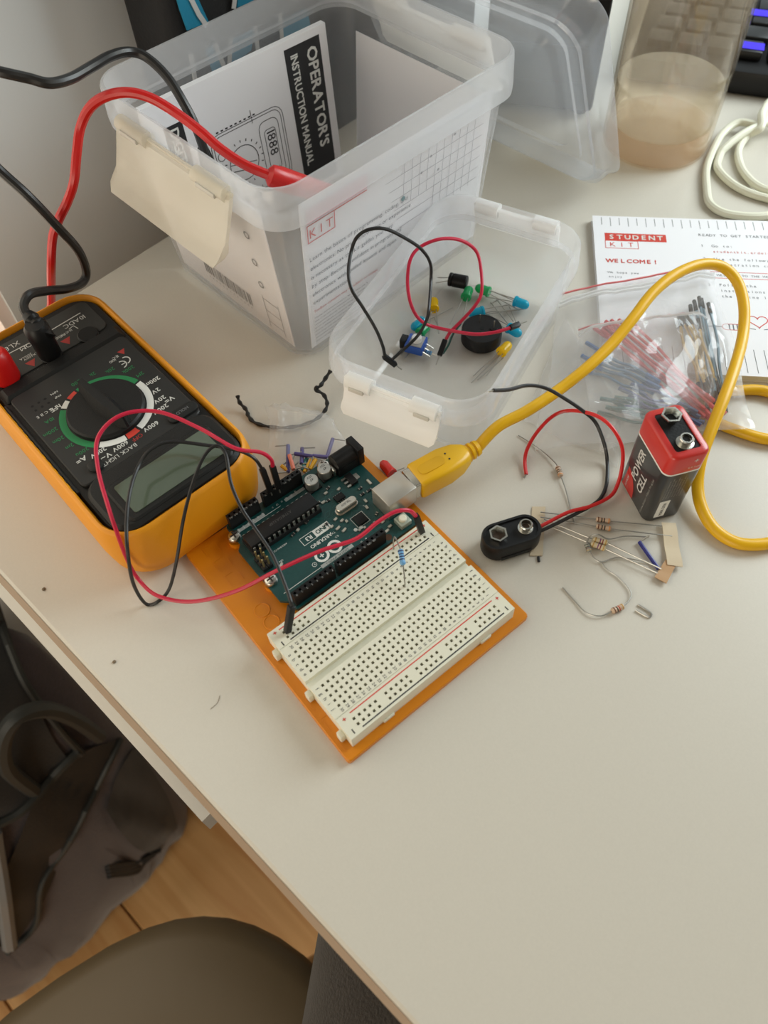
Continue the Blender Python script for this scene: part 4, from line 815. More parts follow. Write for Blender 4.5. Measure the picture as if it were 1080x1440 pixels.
resistor('lone resistor with long leads inside the red lead loop', [P(729, 612, 0.6), P(760, 632, 0.8), P(780, 650, 1.3), P(784, 656, 1.4), P(789, 670, 1.4), P(796, 690, 1.0), P(802, 715, 0.6), P(807, 736, 0.5)], 3, 4, RTAN, [(0.2, 'brown'), (0.42, 'black'), (0.58, 'black'), (0.85, 'orange')], 1.25)
bj = [P(913, 753, 3.2), P(899, 762, 1.2), P(926, 800, 1.2)]
o = thing('jumper_pin', 'short blue insulated jumper pin among the resistors', 'jumper', (bj[1].x, bj[1].y, 0))
MB().tube([bj[1], bj[2]], 0.9, 8).build('insulation', mat('navy_insulation', (38, 40, 120), 0.4), o, origin=(bj[1].x, bj[1].y, 0)); MB().tube([bj[0], bj[1]], 0.4, 6).build('pin', TIN, o, origin=(bj[1].x, bj[1].y, 0))
o = MB().tube(spline([P(894, 858, 0.5), P(904, 864, 0.5), P(913, 868, 0.5), P(916, 864, 0.6), P(913, 860, 0.5), P(897, 850, 0.5)], 4), 0.4, 6).build('wire_staple', TIN, origin=P(905, 860, 0)); tag(o, 'small bent silver wire staple on the desk', 'staple')
o = MB().tube([P(757, 783, 0.5), P(758, 790, 0.5)], 0.6, 8).build('wire_offcut', BLACK_PLASTIC, origin=P(757, 786, 0)); tag(o, 'tiny dark wire offcut below the beige tape', 'wire')
# ================================================================== clear storage boxes
TUBM = clear('milky_plastic', (242, 245, 250), 0.86, 0.2, 0.25)
RIMM = clear('milky_rim', (242, 244, 248), 0.64, 0.2, 0.3)
RIMS = clear('clear_rim', (244, 245, 248), 0.76, 0.15, 0.35)
HNDM = clear('handle_white', (255, 254, 252), 0.06, 0.25, 0.3)
HNDT = clear('handle_milky', (240, 234, 220), 0.45, 0.25, 0.3)
def tub_shell(L, W, H, dr, sk, r, th=1.5, dx=0.0):
    """L, W outer rim size; dr inset of the base; sk skirt height"""
    s1 = H - sk
    o = lambda w_, z, rr, rip=0.0: rrect(L - 2 * w_ - 2 * dx * max(0, 1 - z / s1), W - 2 * w_, rr, 10, z, rip * 1.7, (1.6 * dx * max(0, 1 - z / s1), 0))
    wall = MB(); f0 = dr; f1 = 4.2
    wall.loft([o(f0 + 2.0, 0, r - 3), o(f0, 1.6, r - 2, 0.35), o(f0 * 0.55 + f1 * 0.45, s1 * 0.5, r - 1.5, 0.5), o(f1, s1, r - 1, 0.45), o(f1 - .2, s1 + 2, r - 1),
               o(f1 + th - .2, s1 + 2, r - 1 - th * .6), o(f1 + th, s1, r - 1 - th * .6, 0.4), o(f0 * 0.55 + f1 * 0.45 + th, s1 * 0.5, r - 1.5 - th * .6, 0.4), o(f0 + th, 3, r - 3, 0.3), o(f0 + th + 2, 1.8, r - 4)])
    rim = MB()
    rim.loft([o(0.2, s1 - 2, r), o(0.0, s1 + 2, r), o(0.6, H - 1.2, r), o(1.2, H, r), o(2.4, H, r - 1), o(2.6, H - 1, r - 1), o(f1 - .1, s1 + 3.5, r - 1.4), o(f1 - .1, s1 + 2.02, r - 1.4), o(1.6, s1 + 2.0, r - 0.6), o(1.3, s1 - 2, r - 0.6)], closed=True)
    return wall, rim
def latch(parent, side, L, W, H, sk, hl, drop, out, HNDM):
    """clip handle on the short side x = side * L/2, hl long"""
    sx = side; xo = L / 2
    def Q(d, y, z): return V((sx * (xo + d), y, z))
    hp = parent_handle = None
    z0 = H - sk * 0.62
    prof = [(1.2, z0 + 1.5), (3.4, z0 + 0.5), (out * 0.55, z0 - drop * 0.45), (out * 0.8, z0 - drop * 0.8), (out * 1.15, z0 - drop), (out * 1.25, z0 - drop - 1.6), (out * 0.75, z0 - drop - 0.6), (out * 0.62, z0 - drop * 0.75), (out * 0.4, z0 - drop * 0.45), (1.6, z0 - 1.2)]
    pl = MB(); ys = [(-hl / 2, 0.86), (-hl / 2 + 2, 1), (-hl * 0.3, 1), (hl * 0.3, 1), (hl / 2 - 2, 1), (hl / 2, 0.86)]
    pl.loft([[Q(d * k, y, z0 + (z - z0) * k) for d, z in prof] for y, k in ys])
    hp = pl.build('handle', HNDM, parent, smooth=40)
    for s_ in (-1, 1):
        kn = MB(); c = s_ * hl * 0.34; w_ = hl * 0.26
        kn.tube([Q(1.6, c - w_ / 2, z0 + 1.6), Q(1.6, c + w_ / 2, z0 + 1.6)], 3.6, 16); kn.build('hinge_knuckle', HNDM, hp, smooth=40)
        nt_ = MB(); nt_.rbox(-0.9, 0.9, -w_ * 0.3, w_ * 0.3, -1.1, 1.1, 0.3, Matrix.Translation(Q(5.0, c, z0 + 0.4))); nt_.build('hinge_slot_shade', mat('handle_shadow', (205, 202, 194), 0.5), hp)  # raised block, the slot's shade is put into its greyer colour
    MB().tube([Q(1.4, -hl * 0.5, z0 + 2), Q(1.4, hl * 0.5, z0 + 2)], 1.1, 8).build('hinge_rod', HNDM, hp)
    return hp
# ------------------------------------------------------------------ big tub
TH = 106.0
cs = [P(384.4, 283.7, TH), P(742.1, 67.8, TH), P(477.5, -56.6, TH), P(111.9, 111.4, TH)]
tc_ = sum(cs, V()) / 4; ty = math.radians(-2.7)
TL, TW_ = 158.0, 135.0
tub = thing('storage_tub', 'large clear plastic storage tub with milky rim and printed sheets inside', 'storage tub', (tc_.x, tc_.y, 0), ty)
wl, rm = tub_shell(TL, TW_, TH, 10.5, 17, 16)
wl.build('tub_wall', TUBM, tub, smooth=14); rm.build('rim', RIMM, tub, smooth=40)
latch(tub, -1, TL, TW_, TH, 17, 84, 25, 14, HNDT); latch(tub, 1, TL, TW_, TH, 17, 84, 25, 14, HNDM)
# printed sheet behind the front wall (local y = -)
def wallpt(face, u, s, off=0.0):
    """point on the inside of a side wall, u along it, s height; off lifts towards the outside"""
    k = min(max((s - 1.6) / (TH - 17 - 1.6), 0), 1); ins = 10.5 * (1 - k) + 4.2 * k + 2.2 - off
    if face == 'front': return V((u, -TW_ / 2 + ins, s))
    if face == 'left': return V((-TL / 2 + ins, -u, s))
    if face == 'right': return V((TL / 2 - ins, u, s))
def sheet(face, u0, u1, s0, s1, name):
    mb = MB(); a = [wallpt(face, u0, s0), wallpt(face, u1, s0), wallpt(face, u1, s1), wallpt(face, u0, s1)]
    n = (a[1] - a[0]).cross(a[3] - a[0]).normalized(); mb.loft([a, [q - n * 0.4 for q in a]]); return mb.build(name, PAPER, tub, smooth=0)
def wallframe(face, u, s, off=0.25):
    o = wallpt(face, u, s, off); ex = wallpt(face, u + 1, s, off) - o; ey = wallpt(face, u, s + 1, off) - o; return frame(o, ex, ey)
fs = sheet('front', -61, 62, 5, 92, 'front_sheet')
FR = {}
t = MB(); tr_ = MB(); tk = MB(); pk = MB(); gd = MB()
u0 = -58
wf_ = lambda u, s: wallframe('front', u, s)
def wstrip(mb, pts, w, face='front', h=0.05):
    q = [wallpt(face, u, s, 0.25) for u, s in pts]; n = (wallpt(face, 1, 10) - wallpt(face, 0, 10)).cross(wallpt(face, 0, 11) - wallpt(face, 0, 10)); mb.strip(q, w, n, h)
text(t, 'KIT', wf_(u0 + 8.0, 72.5), 6.6, 'c', mono=0.75)
wstrip(t, [(u0, 70.5), (u0 + 16, 70.5), (u0 + 16, 79.5), (u0, 79.5), (u0, 70.5)], 0.45)
wstrip(t, [(u0, 79.5), (u0 + 36, 79.5)], 0.5)
a = [wallpt('front', u0, 80.5, .25), wallpt('front', u0 + 36, 80.5, .25), wallpt('front', u0 + 36, 88, .25), wallpt('front', u0, 88, .25)]; pk.add(a, [(0, 1, 2, 3)])
for k, s in enumerate(('Learn the basics of programming, coding, and', 'electronics. No prior knowledge or experience', 'is necessary as the kit guides you step', 'by step. Become confident in programming', 'electronics with guided lessons and open', 'experimentation!')):
    text(tk, s, wf_(u0, 60 - k * 5.3), 3.3)
text(t, 'Toolbox contents may be subject to change', wf_(u0, 28), 2.3)
for k in range(8):
    text(tk, ('Warning: Choking hazard, small parts. Not for children under 8', 'years of age. Keep these instructions for further reference', 'and read them before use. Use only with the supplied', 'battery and cable. Do not connect to mains outlets')[k % 4], wf_(u0, 24 - k * 2.3), 1.35)
for k in range(10): wstrip(gd, [(2 + k * 5.4, 44 if k > 3 else 58), (2 + k * 5.4, 89)], 0.22)
for k in range(8): wstrip(gd, [(2 + (7 - k) * 2 - 16, 46 + k * 6), (57, 46 + k * 6)], 0.22)
for u, s in ((20, 76), (26, 66), (36, 80), (14.0, 70)): gd.lathe([(0.7, 0), (0.7, 0.1)], 8, M=wf_(u, s))
MB().lathe([(1.3, 0), (1.3, 0.15)], 10, M=wf_(2.0, 62)).build('teal_dot', mat('teal_print', (0, 110, 115), 0.6), fs)
t.build('red_lettering', RED_PRINT, fs, smooth=0); tk.build('body_text', mat('text_grey', (98, 98, 104), 0.7), fs, smooth=0); pk.build('pink_bar', PINK_PRINT, fs, smooth=0); gd.build('grid_lines', mat('grid_grey', (160, 158, 165), 0.7), fs, smooth=0)
ls = sheet('left', -48, 48, 5, 88, 'side_sheet')
t = MB(); rnd = random.Random(5); x = -22.0
while x < 18:
    w_ = rnd.choice((0.4, 0.7, 1.1)); wstrip(t, [(x, 14), (x, 22)], w_, 'left'); x += w_ + rnd.choice((0.5, 0.8, 1.2))
for k in range(13): text(t, '4', wallframe('left', -21 + k * 3, 11), 2.2)
text(t, 'Made in Italy. Designed for classrooms', wallframe('left', -30, 38), 1.8); text(t, 'support for teachers and students', wallframe('left', -30, 34.5), 1.8)
for s_ in (66, 50, 36): text(t, 'o', wallframe('left', 30, s_), 9)
for k in range(3): wstrip(t, [(30, 12 + k * 8), (42, 12 + k * 8)], 0.3, 'left')
wstrip(t, [(30, 8), (30, 30)], 0.3, 'left'); wstrip(t, [(42, 8), (42, 30)], 0.3, 'left'); text(t, 'Contents of the kit and safety notes', wallframe('left', -40, 46), 2.0)
t.build('print', GREY_PRINT, ls, smooth=0)
sheet('right', -46, 46, 5, 80, 'side_sheet')
# manual standing against the far wall inside
fl_ = MB(); mz = 90.0
ma = P(195, 155, mz); mb_ = P(456, 31, mz); mex = (mb_ - ma); mex.z = 0; mL = mex.length; mex.normalize(); mn = V((mex.y, -mex.x, 0))
moff = mn * 0.5
man = thing('instruction_manual', 'white multimeter instruction manual standing inside the clear tub', 'booklet', (ma + mb_) / 2 + moff - V((0, 0, mz - 3)))
mo = V(man.location) * 1000
a = [ma + moff, mb_ + moff]; b_ = [q + mn * 5 - V((0, 0, mz - 4)) for q in a]; th_ = -mn * 3.5
MB().loft([[a[0], a[1], b_[1], b_[0]], [a[0] + th_, a[1] + th_, b_[1] + th_, b_[0] + th_]]).build('pages', PAPER, man, smooth=0, origin=mo)
mey = (a[0] - b_[0]).normalized()
MF = lambda u, s: frame(a[0] + mex * u - mey * s, mex, mey)          # u from left, s down from the top edge
def mpt(u, s, h_=0.06): return MF(u, s) @ V((0, 0, h_))
bands = ((mL - 29, mL - 5, 4, 83), (9, 20, 13, 83))
for x0_, x1_, s0_, s1_ in bands:
    lo = [mpt(x0_, s1_), mpt(x1_, s1_), mpt(x1_, s0_), mpt(x0_, s0_)]; MB().add(lo, [(0, 1, 2, 3)]).build('title_band', BLACK_PRINT, man, smooth=0, origin=mo)
wt = MB()
VT = lambda u, s: frame(mpt(u, s, 0.1), -mey, mex)
text(wt, "OPERATOR'S", VT(mL - 14.5, 8), 9.5, bold=True, sx=0.98); text(wt, 'INSTRUCTION MANUAL', VT(mL - 25.5, 8), 6.6, bold=True, sx=0.86); wt.build('title_lettering', WHITE_PRINT, man, smooth=0, origin=mo); wt = MB(); text(wt, 'DIGITAL MULTIMETER', VT(11.6, 15), 7.5, bold=True)
wt.build('title_lettering', WHITE_PRINT, man, smooth=0, origin=mo)
dr_ = MB(); dn = MF(0, 0).to_3x3() @ V((0, 0, 1))
def dl(pts, w=0.35): dr_.strip([mpt(u, s) for u, s in pts], w, dn, 0.06)
def drr(u0_, u1_, s0_, s1_, r): 
    q = rrect(u1_ - u0_, s1_ - s0_, r, 4); dl([((u0_ + u1_) / 2 + p.x, (s0_ + s1_) / 2 + p.y) for p in q] + [((u0_ + u1_) / 2 + q[0].x, (s0_ + s1_) / 2 + q[0].y)])
drr(32, 80, 28, 70, 6); drr(33.5, 78.5, 29.5, 68.5, 5); drr(63, 76, 33, 66, 4); drr(66, 73.5, 38, 62, 2)
for s_ in (-1, 0, 1): dl([(50 + 9.5 * math.cos(a_), 49 + 9.5 * math.sin(a_)) for a_ in [2 * PI * i / 24 for i in range(25)]], 0.4)
dl([(41, 47), (58, 51)], 0.4); dl([(42, 51), (58, 55)], 0.4)
for k in range(20):
    a_ = 2 * PI * k / 20; dl([(50 + 11.5 * math.cos(a_), 49 + 11.5 * math.sin(a_)), (50 + 12.8 * math.cos(a_), 49 + 12.8 * math.sin(a_))], 0.5)
for c_ in ((37, 40), (37, 50), (37, 60)): dl([(c_[0] + 2.3 * math.cos(a_), c_[1] + 2.3 * math.sin(a_)) for a_ in [2 * PI * i / 14 for i in range(15)]], 0.35)
for k in range(9): dl([(37 + k * 3, 27), (38.5 + k * 3, 27)], 0.8); dl([(37 + k * 3, 71), (38.5 + k * 3, 71)], 0.8)
text(dr_, '1888', VT(67.5, 39.5), 8)
dl([(60, 24), (60, 31)], .3); dl([(46, 56), (46, 78)], .3); dl([(72, 60), (72, 78)], .3); dl([(58, 66), (58, 80)], .3)
dr_.build('line_drawing', BLACK_PRINT, man, smooth=0, origin=mo)
# ------------------------------------------------------------------ lid leaning on the tub
lb0 = P(838, 287, 0); lb1 = P(697, 219, 0)
lx = V((lb1.x - lb0.x, lb1.y - lb0.y, 0)).normalized()
side_ = V((-lx.y, lx.x, 0))                        # towards the tub
lt = math.radians(25.5); ly = side_ * math.sin(lt) + V((0, 0, math.cos(lt))); lz = lx.cross(ly)
LMx = Matrix((lx, ly, lz)).transposed().to_4x4(); LMx.translation = lb0 + V((4, 0, 4.2))
LIDM = clear('lid_plastic', (228, 234, 244), 0.79, 0.12, 0.4)
lid = thing('tub_lid', 'clear plastic lid leaning against the large storage tub', 'lid', matrix=wm(LMx))
lo_ = lambda ins, z, r=16: [V((q.x + 80, q.y + 63, z)) for q in rrect(160 - 2 * ins, 126 - 2 * ins, r, 10)]
MB().loft([lo_(4, 0), lo_(3, 1.4), lo_(13, 1.4, 12), lo_(15, 5.5, 12), lo_(22, 5.5, 10), lo_(24, 2, 10), lo_(50, 2, 5)]).build('panel', LIDM, lid, smooth=30)
MB().loft([lo_(4, 0.2), lo_(0, 3), lo_(-1.5, 12), lo_(-3.5, 14.5), lo_(-2.3, 15), lo_(0.2, 12), lo_(1.4, 3.6), lo_(4.6, 1.4)], closed=True).build('flange', LIDM, lid, smooth=40)
# ------------------------------------------------------------------ small component box
SH = 51.0
scn = V((130.5, 75.9, 0)); sya = math.radians(14.5)
sbx = thing('component_box', 'small open clear plastic box holding loose electronic parts', 'component box', scn, sya)
wl, rm = tub_shell(130, 79.5, SH, 6.2, 13, 17, 1.2, 4.0)
wl.build('box_wall', TUBM, sbx, smooth=14); rm.build('rim', RIMS, sbx, smooth=40)
latch(sbx, -1, 130, 79.5, SH, 13, 46, 12, 7, HNDM); latch(sbx, 1, 130, 79.5, SH, 13, 46, 12, 7, HNDM)
# contents
zi = 2.2
def led(label, px, py, ax_px, col, name, r=2.5, group=None, pxl=None):
    a = P(px, py, zi + r); b = P(*ax_px, zi + r); t_ = (b - a).normalized(); o = thing('led', label, 'led', (a.x, a.y, zi)); og = (a.x, a.y, zi)
    m_ = clear('led_' + name, col, 0.15, 0.12, 0.4, col)
    MB().tube([a + t_ * u for u in (-4.4, -4.2, -3.2, -3.15, 1.6, 3.0, 3.8, 4.1)], [r * 1.12, r * 1.16, r * 1.16, r, r, r * .8, r * .45, .1], 16).build('lens', m_, o, origin=og, smooth=50)
    sd_ = t_.cross(V((0, 0, 1))).normalized()
    for s_, l_ in ((-1, 24), (1, 20)):
        e_ = a - t_ * l_ + sd_ * s_ * 2.6; e_.z = zi + 0.4
        MB().tube([a - t_ * 3 + sd_ * s_ * 1.2, a - t_ * 7 + sd_ * s_ * 1.4, e_], 0.28, 6).build('lead', TIN, o, origin=og)
    return o
led('green led nearest the black capacitor in the small box', 658, 411, (661, 404), (60, 200, 130), 'green')
led('green led lying sideways right of the other green one', 678, 407, (670, 404), (60, 200, 130), 'green')
led('yellow led in the small box', 610, 427, (610, 420), (255, 220, 20), 'yellow')
led('blue led beside the black buzzer', 669, 440, (660, 442), (40, 195, 225), 'blue')
led('blue led at the right wall of the small box', 734, 427, (742, 430), (40, 195, 225), 'blue')
led('blue green led behind the blue potentiometer', 587, 457, (580, 462), (40, 195, 225), 'blue')
led('green led tucked beside the blue potentiometer', 597, 462, (604, 455), (60, 200, 130), 'green')
led('small blue led half hidden right of the buzzer', 724, 466, (731, 470), (40, 195, 225), 'blue')
led('yellow led half hidden below the right rim', 711, 489, (716, 484), (255, 220, 20), 'yellow')
q = P(644, 395, zi + 4); og = (q.x, q.y, zi); o = thing('capacitor', 'black electrolytic capacitor lying in the small box', 'capacitor', og)
q2 = P(659, 398, zi + 4); t_ = (q2 - q).normalized(); q0 = q - t_ * 5
MB().tube([q0 + t_ * u for u in (0, .3, 1.6, 2, 2.4, 9.6, 10, 10.3)], [3.4, 3.7, 3.7, 3.3, 3.7, 3.7, 3.4, 2.6], 18).build('can', BLACK_PLASTIC, o, origin=og)
for s_ in (-1, 1): MB().tube([q0 + V((0, 0, s_)), q0 - t_ * 7 + V((s_ * 2, s_ * 1, -2.5))], 0.3, 6).build('lead', TIN, o, origin=og)
q = P(676, 482, 0); q.z = zi; o = thing('buzzer', 'round black buzzer in the small box', 'buzzer', q)
MB().lathe([(9.8, 0), (10.4, 0.5), (10.4, 7.4), (10, 8), (0.1, 8.1)], 40, (0, 0, 0)).build('case', BLACK_PLASTIC, o)
MB().lathe([(1.3, 0), (1.3, 0.1)], 14, (0, 0, 8.12)).build('sound_hole', HOLE_SHADE, o)
MB().lathe([(2.0, 0), (2.0, 0.8), (1.2, 0.8)], 14, (3.5, -4.5, 8.1)).build('boss', BLACK_PLASTIC, o)
for x_, y_ in ((2.5, 3.8), (3.5, -4.5)): MB().tube([(x_, y_, 8), (x_ + .3, y_, 13)], 0.35, 6).build('pin', TIN, o)
text_ = MB(); text(text_, '+', Matrix.Translation((-3, -3.5, 8.1)), 3); text_.build('plus_mark', GREY_PRINT, o, smooth=0)
q = P(585, 492, 2); q.z = zi; o = thing('potentiometer', 'blue potentiometer with white knob in the small box', 'potentiometer', q, math.radians(22))
MB().rbox(-4.8, 4.8, -4.8, 4.8, 1.2, 6.0, 0.4).build('case', mat('pot_blue', (35, 80, 165), 0.4), o)
MB().rbox(-4.0, 4.0, -4.0, 3.0, 6.0, 6.5, 0.2).build('plate', mat('pot_grey', (150, 150, 148), 0.4), o)
MB().lathe([(2.5, 0), (2.5, 2.4), (2.1, 2.8), (0.1, 2.8)], 20, (0, -.4, 6.5)).build('knob', HNDM, o)
for x_ in (-3, 0, 3): MB().tube([(x_, -4.6, 2.5), (x_, -8.5, 0.6)], 0.4, 6).build('pin', TIN, o)
MB().rbox(-2.5, 2.5, 4.8, 8.2, 0.8, 6.4, 0.3).build('terminal_block', BLACK_PLASTIC, o)
resistor('small blue resistor between potentiometer and buzzer', [P(592, 492, zi + 1.2), P(598, 494, zi + 1.2), P(607, 497, zi + 1.2), P(615, 500, zi + 0.6)], 1, 2, RBLUE, [(0.2, 'navy'), (0.5, 'navy'), (0.8, 'navy')], 1.1)
for k, (a_, b_) in enumerate((((690, 425), (718, 460)), ((698, 420), (722, 452)), ((716, 430), (728, 458)), ((683, 442), (740, 434)), ((663, 538), (712, 490)), ((672, 534), (708, 503)), ((563, 500), (578, 482)), ((568, 505), (583, 488)), ((610, 445), (616, 458)), ((690, 427), (704, 420)))):
    og = P(*a_, zi + 0.5); o = MB().tube([og, P(*b_, zi + 0.6)], 0.3, 6).build('component_lead', TIN, origin=(og.x, og.y, zi)); tag(o, 'thin silver component lead lying in the small box', 'wire', 'loose component leads in the small box')
def loop_wire(label, col, path, r, ends):
    og = V((path[0].x, path[0].y, zi)); o = thing('jumper_wire', label, 'wire', og); MB().tube(spline(path, 8), r, 8).build('insulation', col, o, origin=og)
    for a, b in ends:
        ax_ = b - a; L = ax_.length; M = frame((a + b) / 2, ax_.cross(V((0.2, 1, 0.4))), ax_); MB().rbox(-1.27, 1.27, -L / 2, L / 2, -1.27, 1.27, 0.25, M).build('connector', BLACK_PLASTIC, o, origin=og)
        MB().tube([a, a - ax_.normalized() * 5], 0.3, 6).build('pin', TIN, o, origin=og)
    return o
loop_wire('black jumper wire looping above the small open box', BLKW, [P(541, 500, 16), P(538, 486, 23), P(528, 462, 36), P(510, 432, 53), P(495, 408, 62), P(490, 385, 65), P(493, 358, 65), P(501, 335, 70), P(518, 323, 73), P(542, 322, 72), P(568, 334, 66), P(592, 350, 56), P(605, 370, 45), P(606, 395, 36), P(603, 435, 34), P(599, 452, 28), P(585, 475, 19), P(552, 505, 13)], 0.8, [(P(556, 513, 8), P(540, 501, 15))])
loop_wire('red jumper wire forming a ring inside the small box', PINKW, [P(627, 477, 10.5), P(634, 466, 14), P(650, 450, 18), P(668, 430, 24), P(677, 412, 28), P(677, 385, 33), P(672, 358, 39), P(660, 344, 45), P(640, 336, 50), P(615, 337, 52), P(590, 348, 50), P(577, 365, 47), P(573, 395, 40), P(577, 425, 33), P(588, 447, 25), P(605, 458, 18), P(640, 466, 17), P(670, 470, 17), P(697, 467, 18), P(717, 461, 18)], 0.85, [(P(618, 500, 6.5), P(626, 478, 10.5)), (P(730, 456, 17), P(717, 461, 18))])
og = P(624, 494, zi); o = MB().tube(spline([P(623, 497, zi + 1), P(630, 486, zi + 2), P(637, 470, zi + 1), P(648, 455, zi + .7)], 6), 0.6, 6).build('wire_piece', mat('dark_green_wire', (20, 70, 60), 0.4), origin=(og.x, og.y, zi)); tag(o, 'short dark green wire piece beside the buzzer', 'wire')
# ================================================================== water bottle
bo = V((361.5, 105.3, 0)); bott = thing('water_bottle', 'translucent peach tinted water bottle part filled with water', 'bottle', bo)
BOTM = clear('bottle_plastic', (225, 208, 186), 0.94, 0.08, 0.45, (253, 249, 243))
MB().lathe([(29, 0), (32, 1.5), (33, 5), (33.2, 60), (33.2, 205), (30, 222), (20, 236), (17, 240), (17, 258), (15.4, 258), (15.4, 240), (18.5, 235), (28.4, 221), (31.4, 204), (31.4, 60), (31.2, 18), (29, 15.5), (0.1, 14.5)], 56).build('bottle_wall', BOTM, bott, smooth=40)
MB().lathe([(28.5, 0.6), (31.0, 2), (31.6, 5), (31.0, 13.0), (0.1, 12.6)], 56).build('base', clear('bottle_base', (240, 222, 204), 0.82, 0.15, 0.2, (254, 248, 242)), bott, smooth=40)
MB().lathe([(0.1, 15.6), (29, 16), (31.0, 18.4), (31.2, 40.0), (0.1, 40.05)], 56).build('water', clear('water', (225, 222, 210), 0.84, 0.03, 0.8, (252, 252, 250)), bott, smooth=40)
MB().lathe([(19, 240), (19.5, 262), (18, 266), (0.1, 266.5)], 40).build('cap', mat('cap_grey', (90, 88, 84), 0.5), bott, smooth=40)
# ================================================================== keyboard
k0 = P(885, 88, 12); k1 = P(1080, 114, 12); kx = (k1 - k0); kx.z = 0; kx.normalize(); ky = V((-kx.y, kx.x, 0))
if ky.x < 0: ky = -ky
KM = Matrix((kx, ky, kx.cross(ky))).transposed().to_4x4(); KM.translation = V((k0.x, k0.y, 0))
kb = thing('keyboard', 'black keyboard with glowing blue keys behind the bottle', 'keyboard', matrix=wm(KM))
up_ = 1 if kx.cross(ky).z > 0 else -1
MB().rbox(0, 300, 0, 125, 0 if up_ > 0 else -16, 16 if up_ > 0 else 0, 3).build('case', BLACK_PLASTIC, kb)
KEYM = mat('key_black', (20, 21, 22), 0.5); GLOW = emit('blue_key_light', (50, 30, 200), 0.55)
kk = None; kg = None
for r_ in range(5):
    for c_ in range(14):
        if kk is None: kk = MB().rbox(-8, 8, -8, 8, 0, 6, 1.6).build('key', KEYM, kb); o = kk
        else: o = kk.copy(); COL.objects.link(o)
        o.location = ((16 + c_ * 19.4 + r_ * 3) * .001, (22 + r_ * 20) * .001, (16.05 if up_ > 0 else -22.1) * .001)
KI = KM.inverted()
for x_, y_ in [((KI @ P(a_, b_, 22.3)).x, (KI @ P(a_, b_, 22.3)).y) for a_, b_ in ((1072, 16), (1060, 62), (1110, 40))]:
    MB().box(x_ - 7, x_ + 7, y_ - 7, y_ + 2, 22.3 if up_ > 0 else -22.6, 22.5 if up_ > 0 else -22.3).build('key_light', GLOW, kb, smooth=0)
# ================================================================== black case behind the lid
q0 = P(830, 166, 0); q1 = P(855, 2, 0); ex_ = (q1 - q0); ex_.z = 0; ex_.normalize(); ey_ = V((-ex_.y, ex_.x, 0))
LM = Matrix((ex_, ey_, V((0, 0, 1)))).transposed().to_4x4(); LM.translation = V((q0.x, q0.y, 0))
lap = thing('computer_case', 'black upright case standing behind the leaning clear lid', 'computer case', matrix=wm(LM))
MB().rbox(0, 62, 0, 72, 3, 240, 3).build('case_body', BLACK_MATT, lap)
for x_, y_ in ((8, 8), (54, 8), (8, 64), (54, 64)): MB().lathe([(5, 0.1), (5, 3)], 14, (x_, y_, 0)).build('foot', BLACK_PLASTIC, lap)
for k in range(9): MB().box(-0.4, 0, 8, 64, 20 + k * 22, 22 + k * 22).build('vent_slot', mat('hole_shade_black', (8, 8, 8), 0.8), lap, smooth=0)
# ================================================================== white cable coil
WC = mat('cream_cable', (226, 224, 204), 0.45)
wc = [P(1100, 130, 12), P(1080, 150, 10), P(1072, 175, 8), P(1040, 172, 6), P(1018, 186, 4), P(1005, 207, 3), P(994, 236, 2.4), P(994, 265, 2.4), P(1000, 288, 2.4), P(1030, 302, 2.4), P(1090, 300, 2.4), P(1150, 260, 2.4), P(1150, 200, 5), P(1110, 168, 8), P(1080, 172, 8), P(1045, 188, 7), P(1019, 209, 4), P(1012, 220, 2.4), P(1010, 238, 2.4), P(1035, 262, 2.4), P(1075, 278, 2.4), P(1130, 285, 3), P(1170, 240, 7), P(1130, 160, 12), P(1090, 140, 12), P(1072, 158, 11), P(1070, 180, 9), P(1050, 192, 4), P(1038, 215, 2.4), P(1048, 245, 2.4), P(1080, 268, 4), P(1140, 270, 7)]
o = thing('coiled_cable', 'cream white cable coiled on the desk beside the bottle', 'cable', P(1080, 230, 0)); og = P(1080, 230, 0)
MB().tube(spline(wc, 8), 2.3, 10).build('cable', WC, o, origin=og)
e = wc[-1]; d_ = (wc[-1] - wc[-2]).normalized(); M = frame(e + d_ * 10, d_, V((0, 0, 1)).cross(d_)); MB().rbox(-12, 12, -5, 5, -3, 3, 1, M).build('plug', HNDM, o, origin=og)
# ================================================================== welcome booklet
BT = 4.0
tl = P(833, 303, BT); trr_ = P(1080, 311, BT); bx_ = (trr_ - tl); bx_.z = 0; bx_.normalize(); by_ = V((-bx_.y, bx_.x, 0))
BMx = Matrix((bx_, by_, V((0, 0, 1)))).transposed().to_4x4(); BMx.translation = V((tl.x, tl.y, 0))
bk = thing('welcome_booklet', 'white printed welcome booklet lying under the clear bag', 'booklet', matrix=wm(BMx))
BW, BH = 152, 121
MB().box(0, BW, -BH, 0, 0.05, 0.5).build('back_cover', PAPER, bk, smooth=0)
MB().box(0.5, BW, -BH + .5, -.5, 0.5, BT - .4).build('pages', mat('page_edges', (222, 220, 214), 0.85), bk, smooth=0)
MB().box(0, BW, -BH, 0, BT - .4, BT).build('front_cover', PAPER, bk, smooth=0)
BI = BMx.inverted()
def bl_(px, py): q = BI @ P(px, py, BT); return q.x, q.y
bf = lambda x, y: frame((x, y, BT), (1, 0, 0), (0, 1, 0))
r_ = MB(); w_ = MB(); g_ = MB(); k_ = MB()
x0, y0 = bl_(851, 338); x1, y1 = bl_(927, 323)
r_.add([(x0, y0 - 0.0, BT + .05), (x0 + 34, y0, BT + .05), (x0 + 34, y0 + 6.6, BT + .05), (x0, y0 + 6.6, BT + .05)], [(0, 1, 2, 3)])
text(w_, 'STUDENT', bf(x0 + 17, y0 + 1.4), 5.2, 'c', mono=0.86, bold=True, lift=0.1)
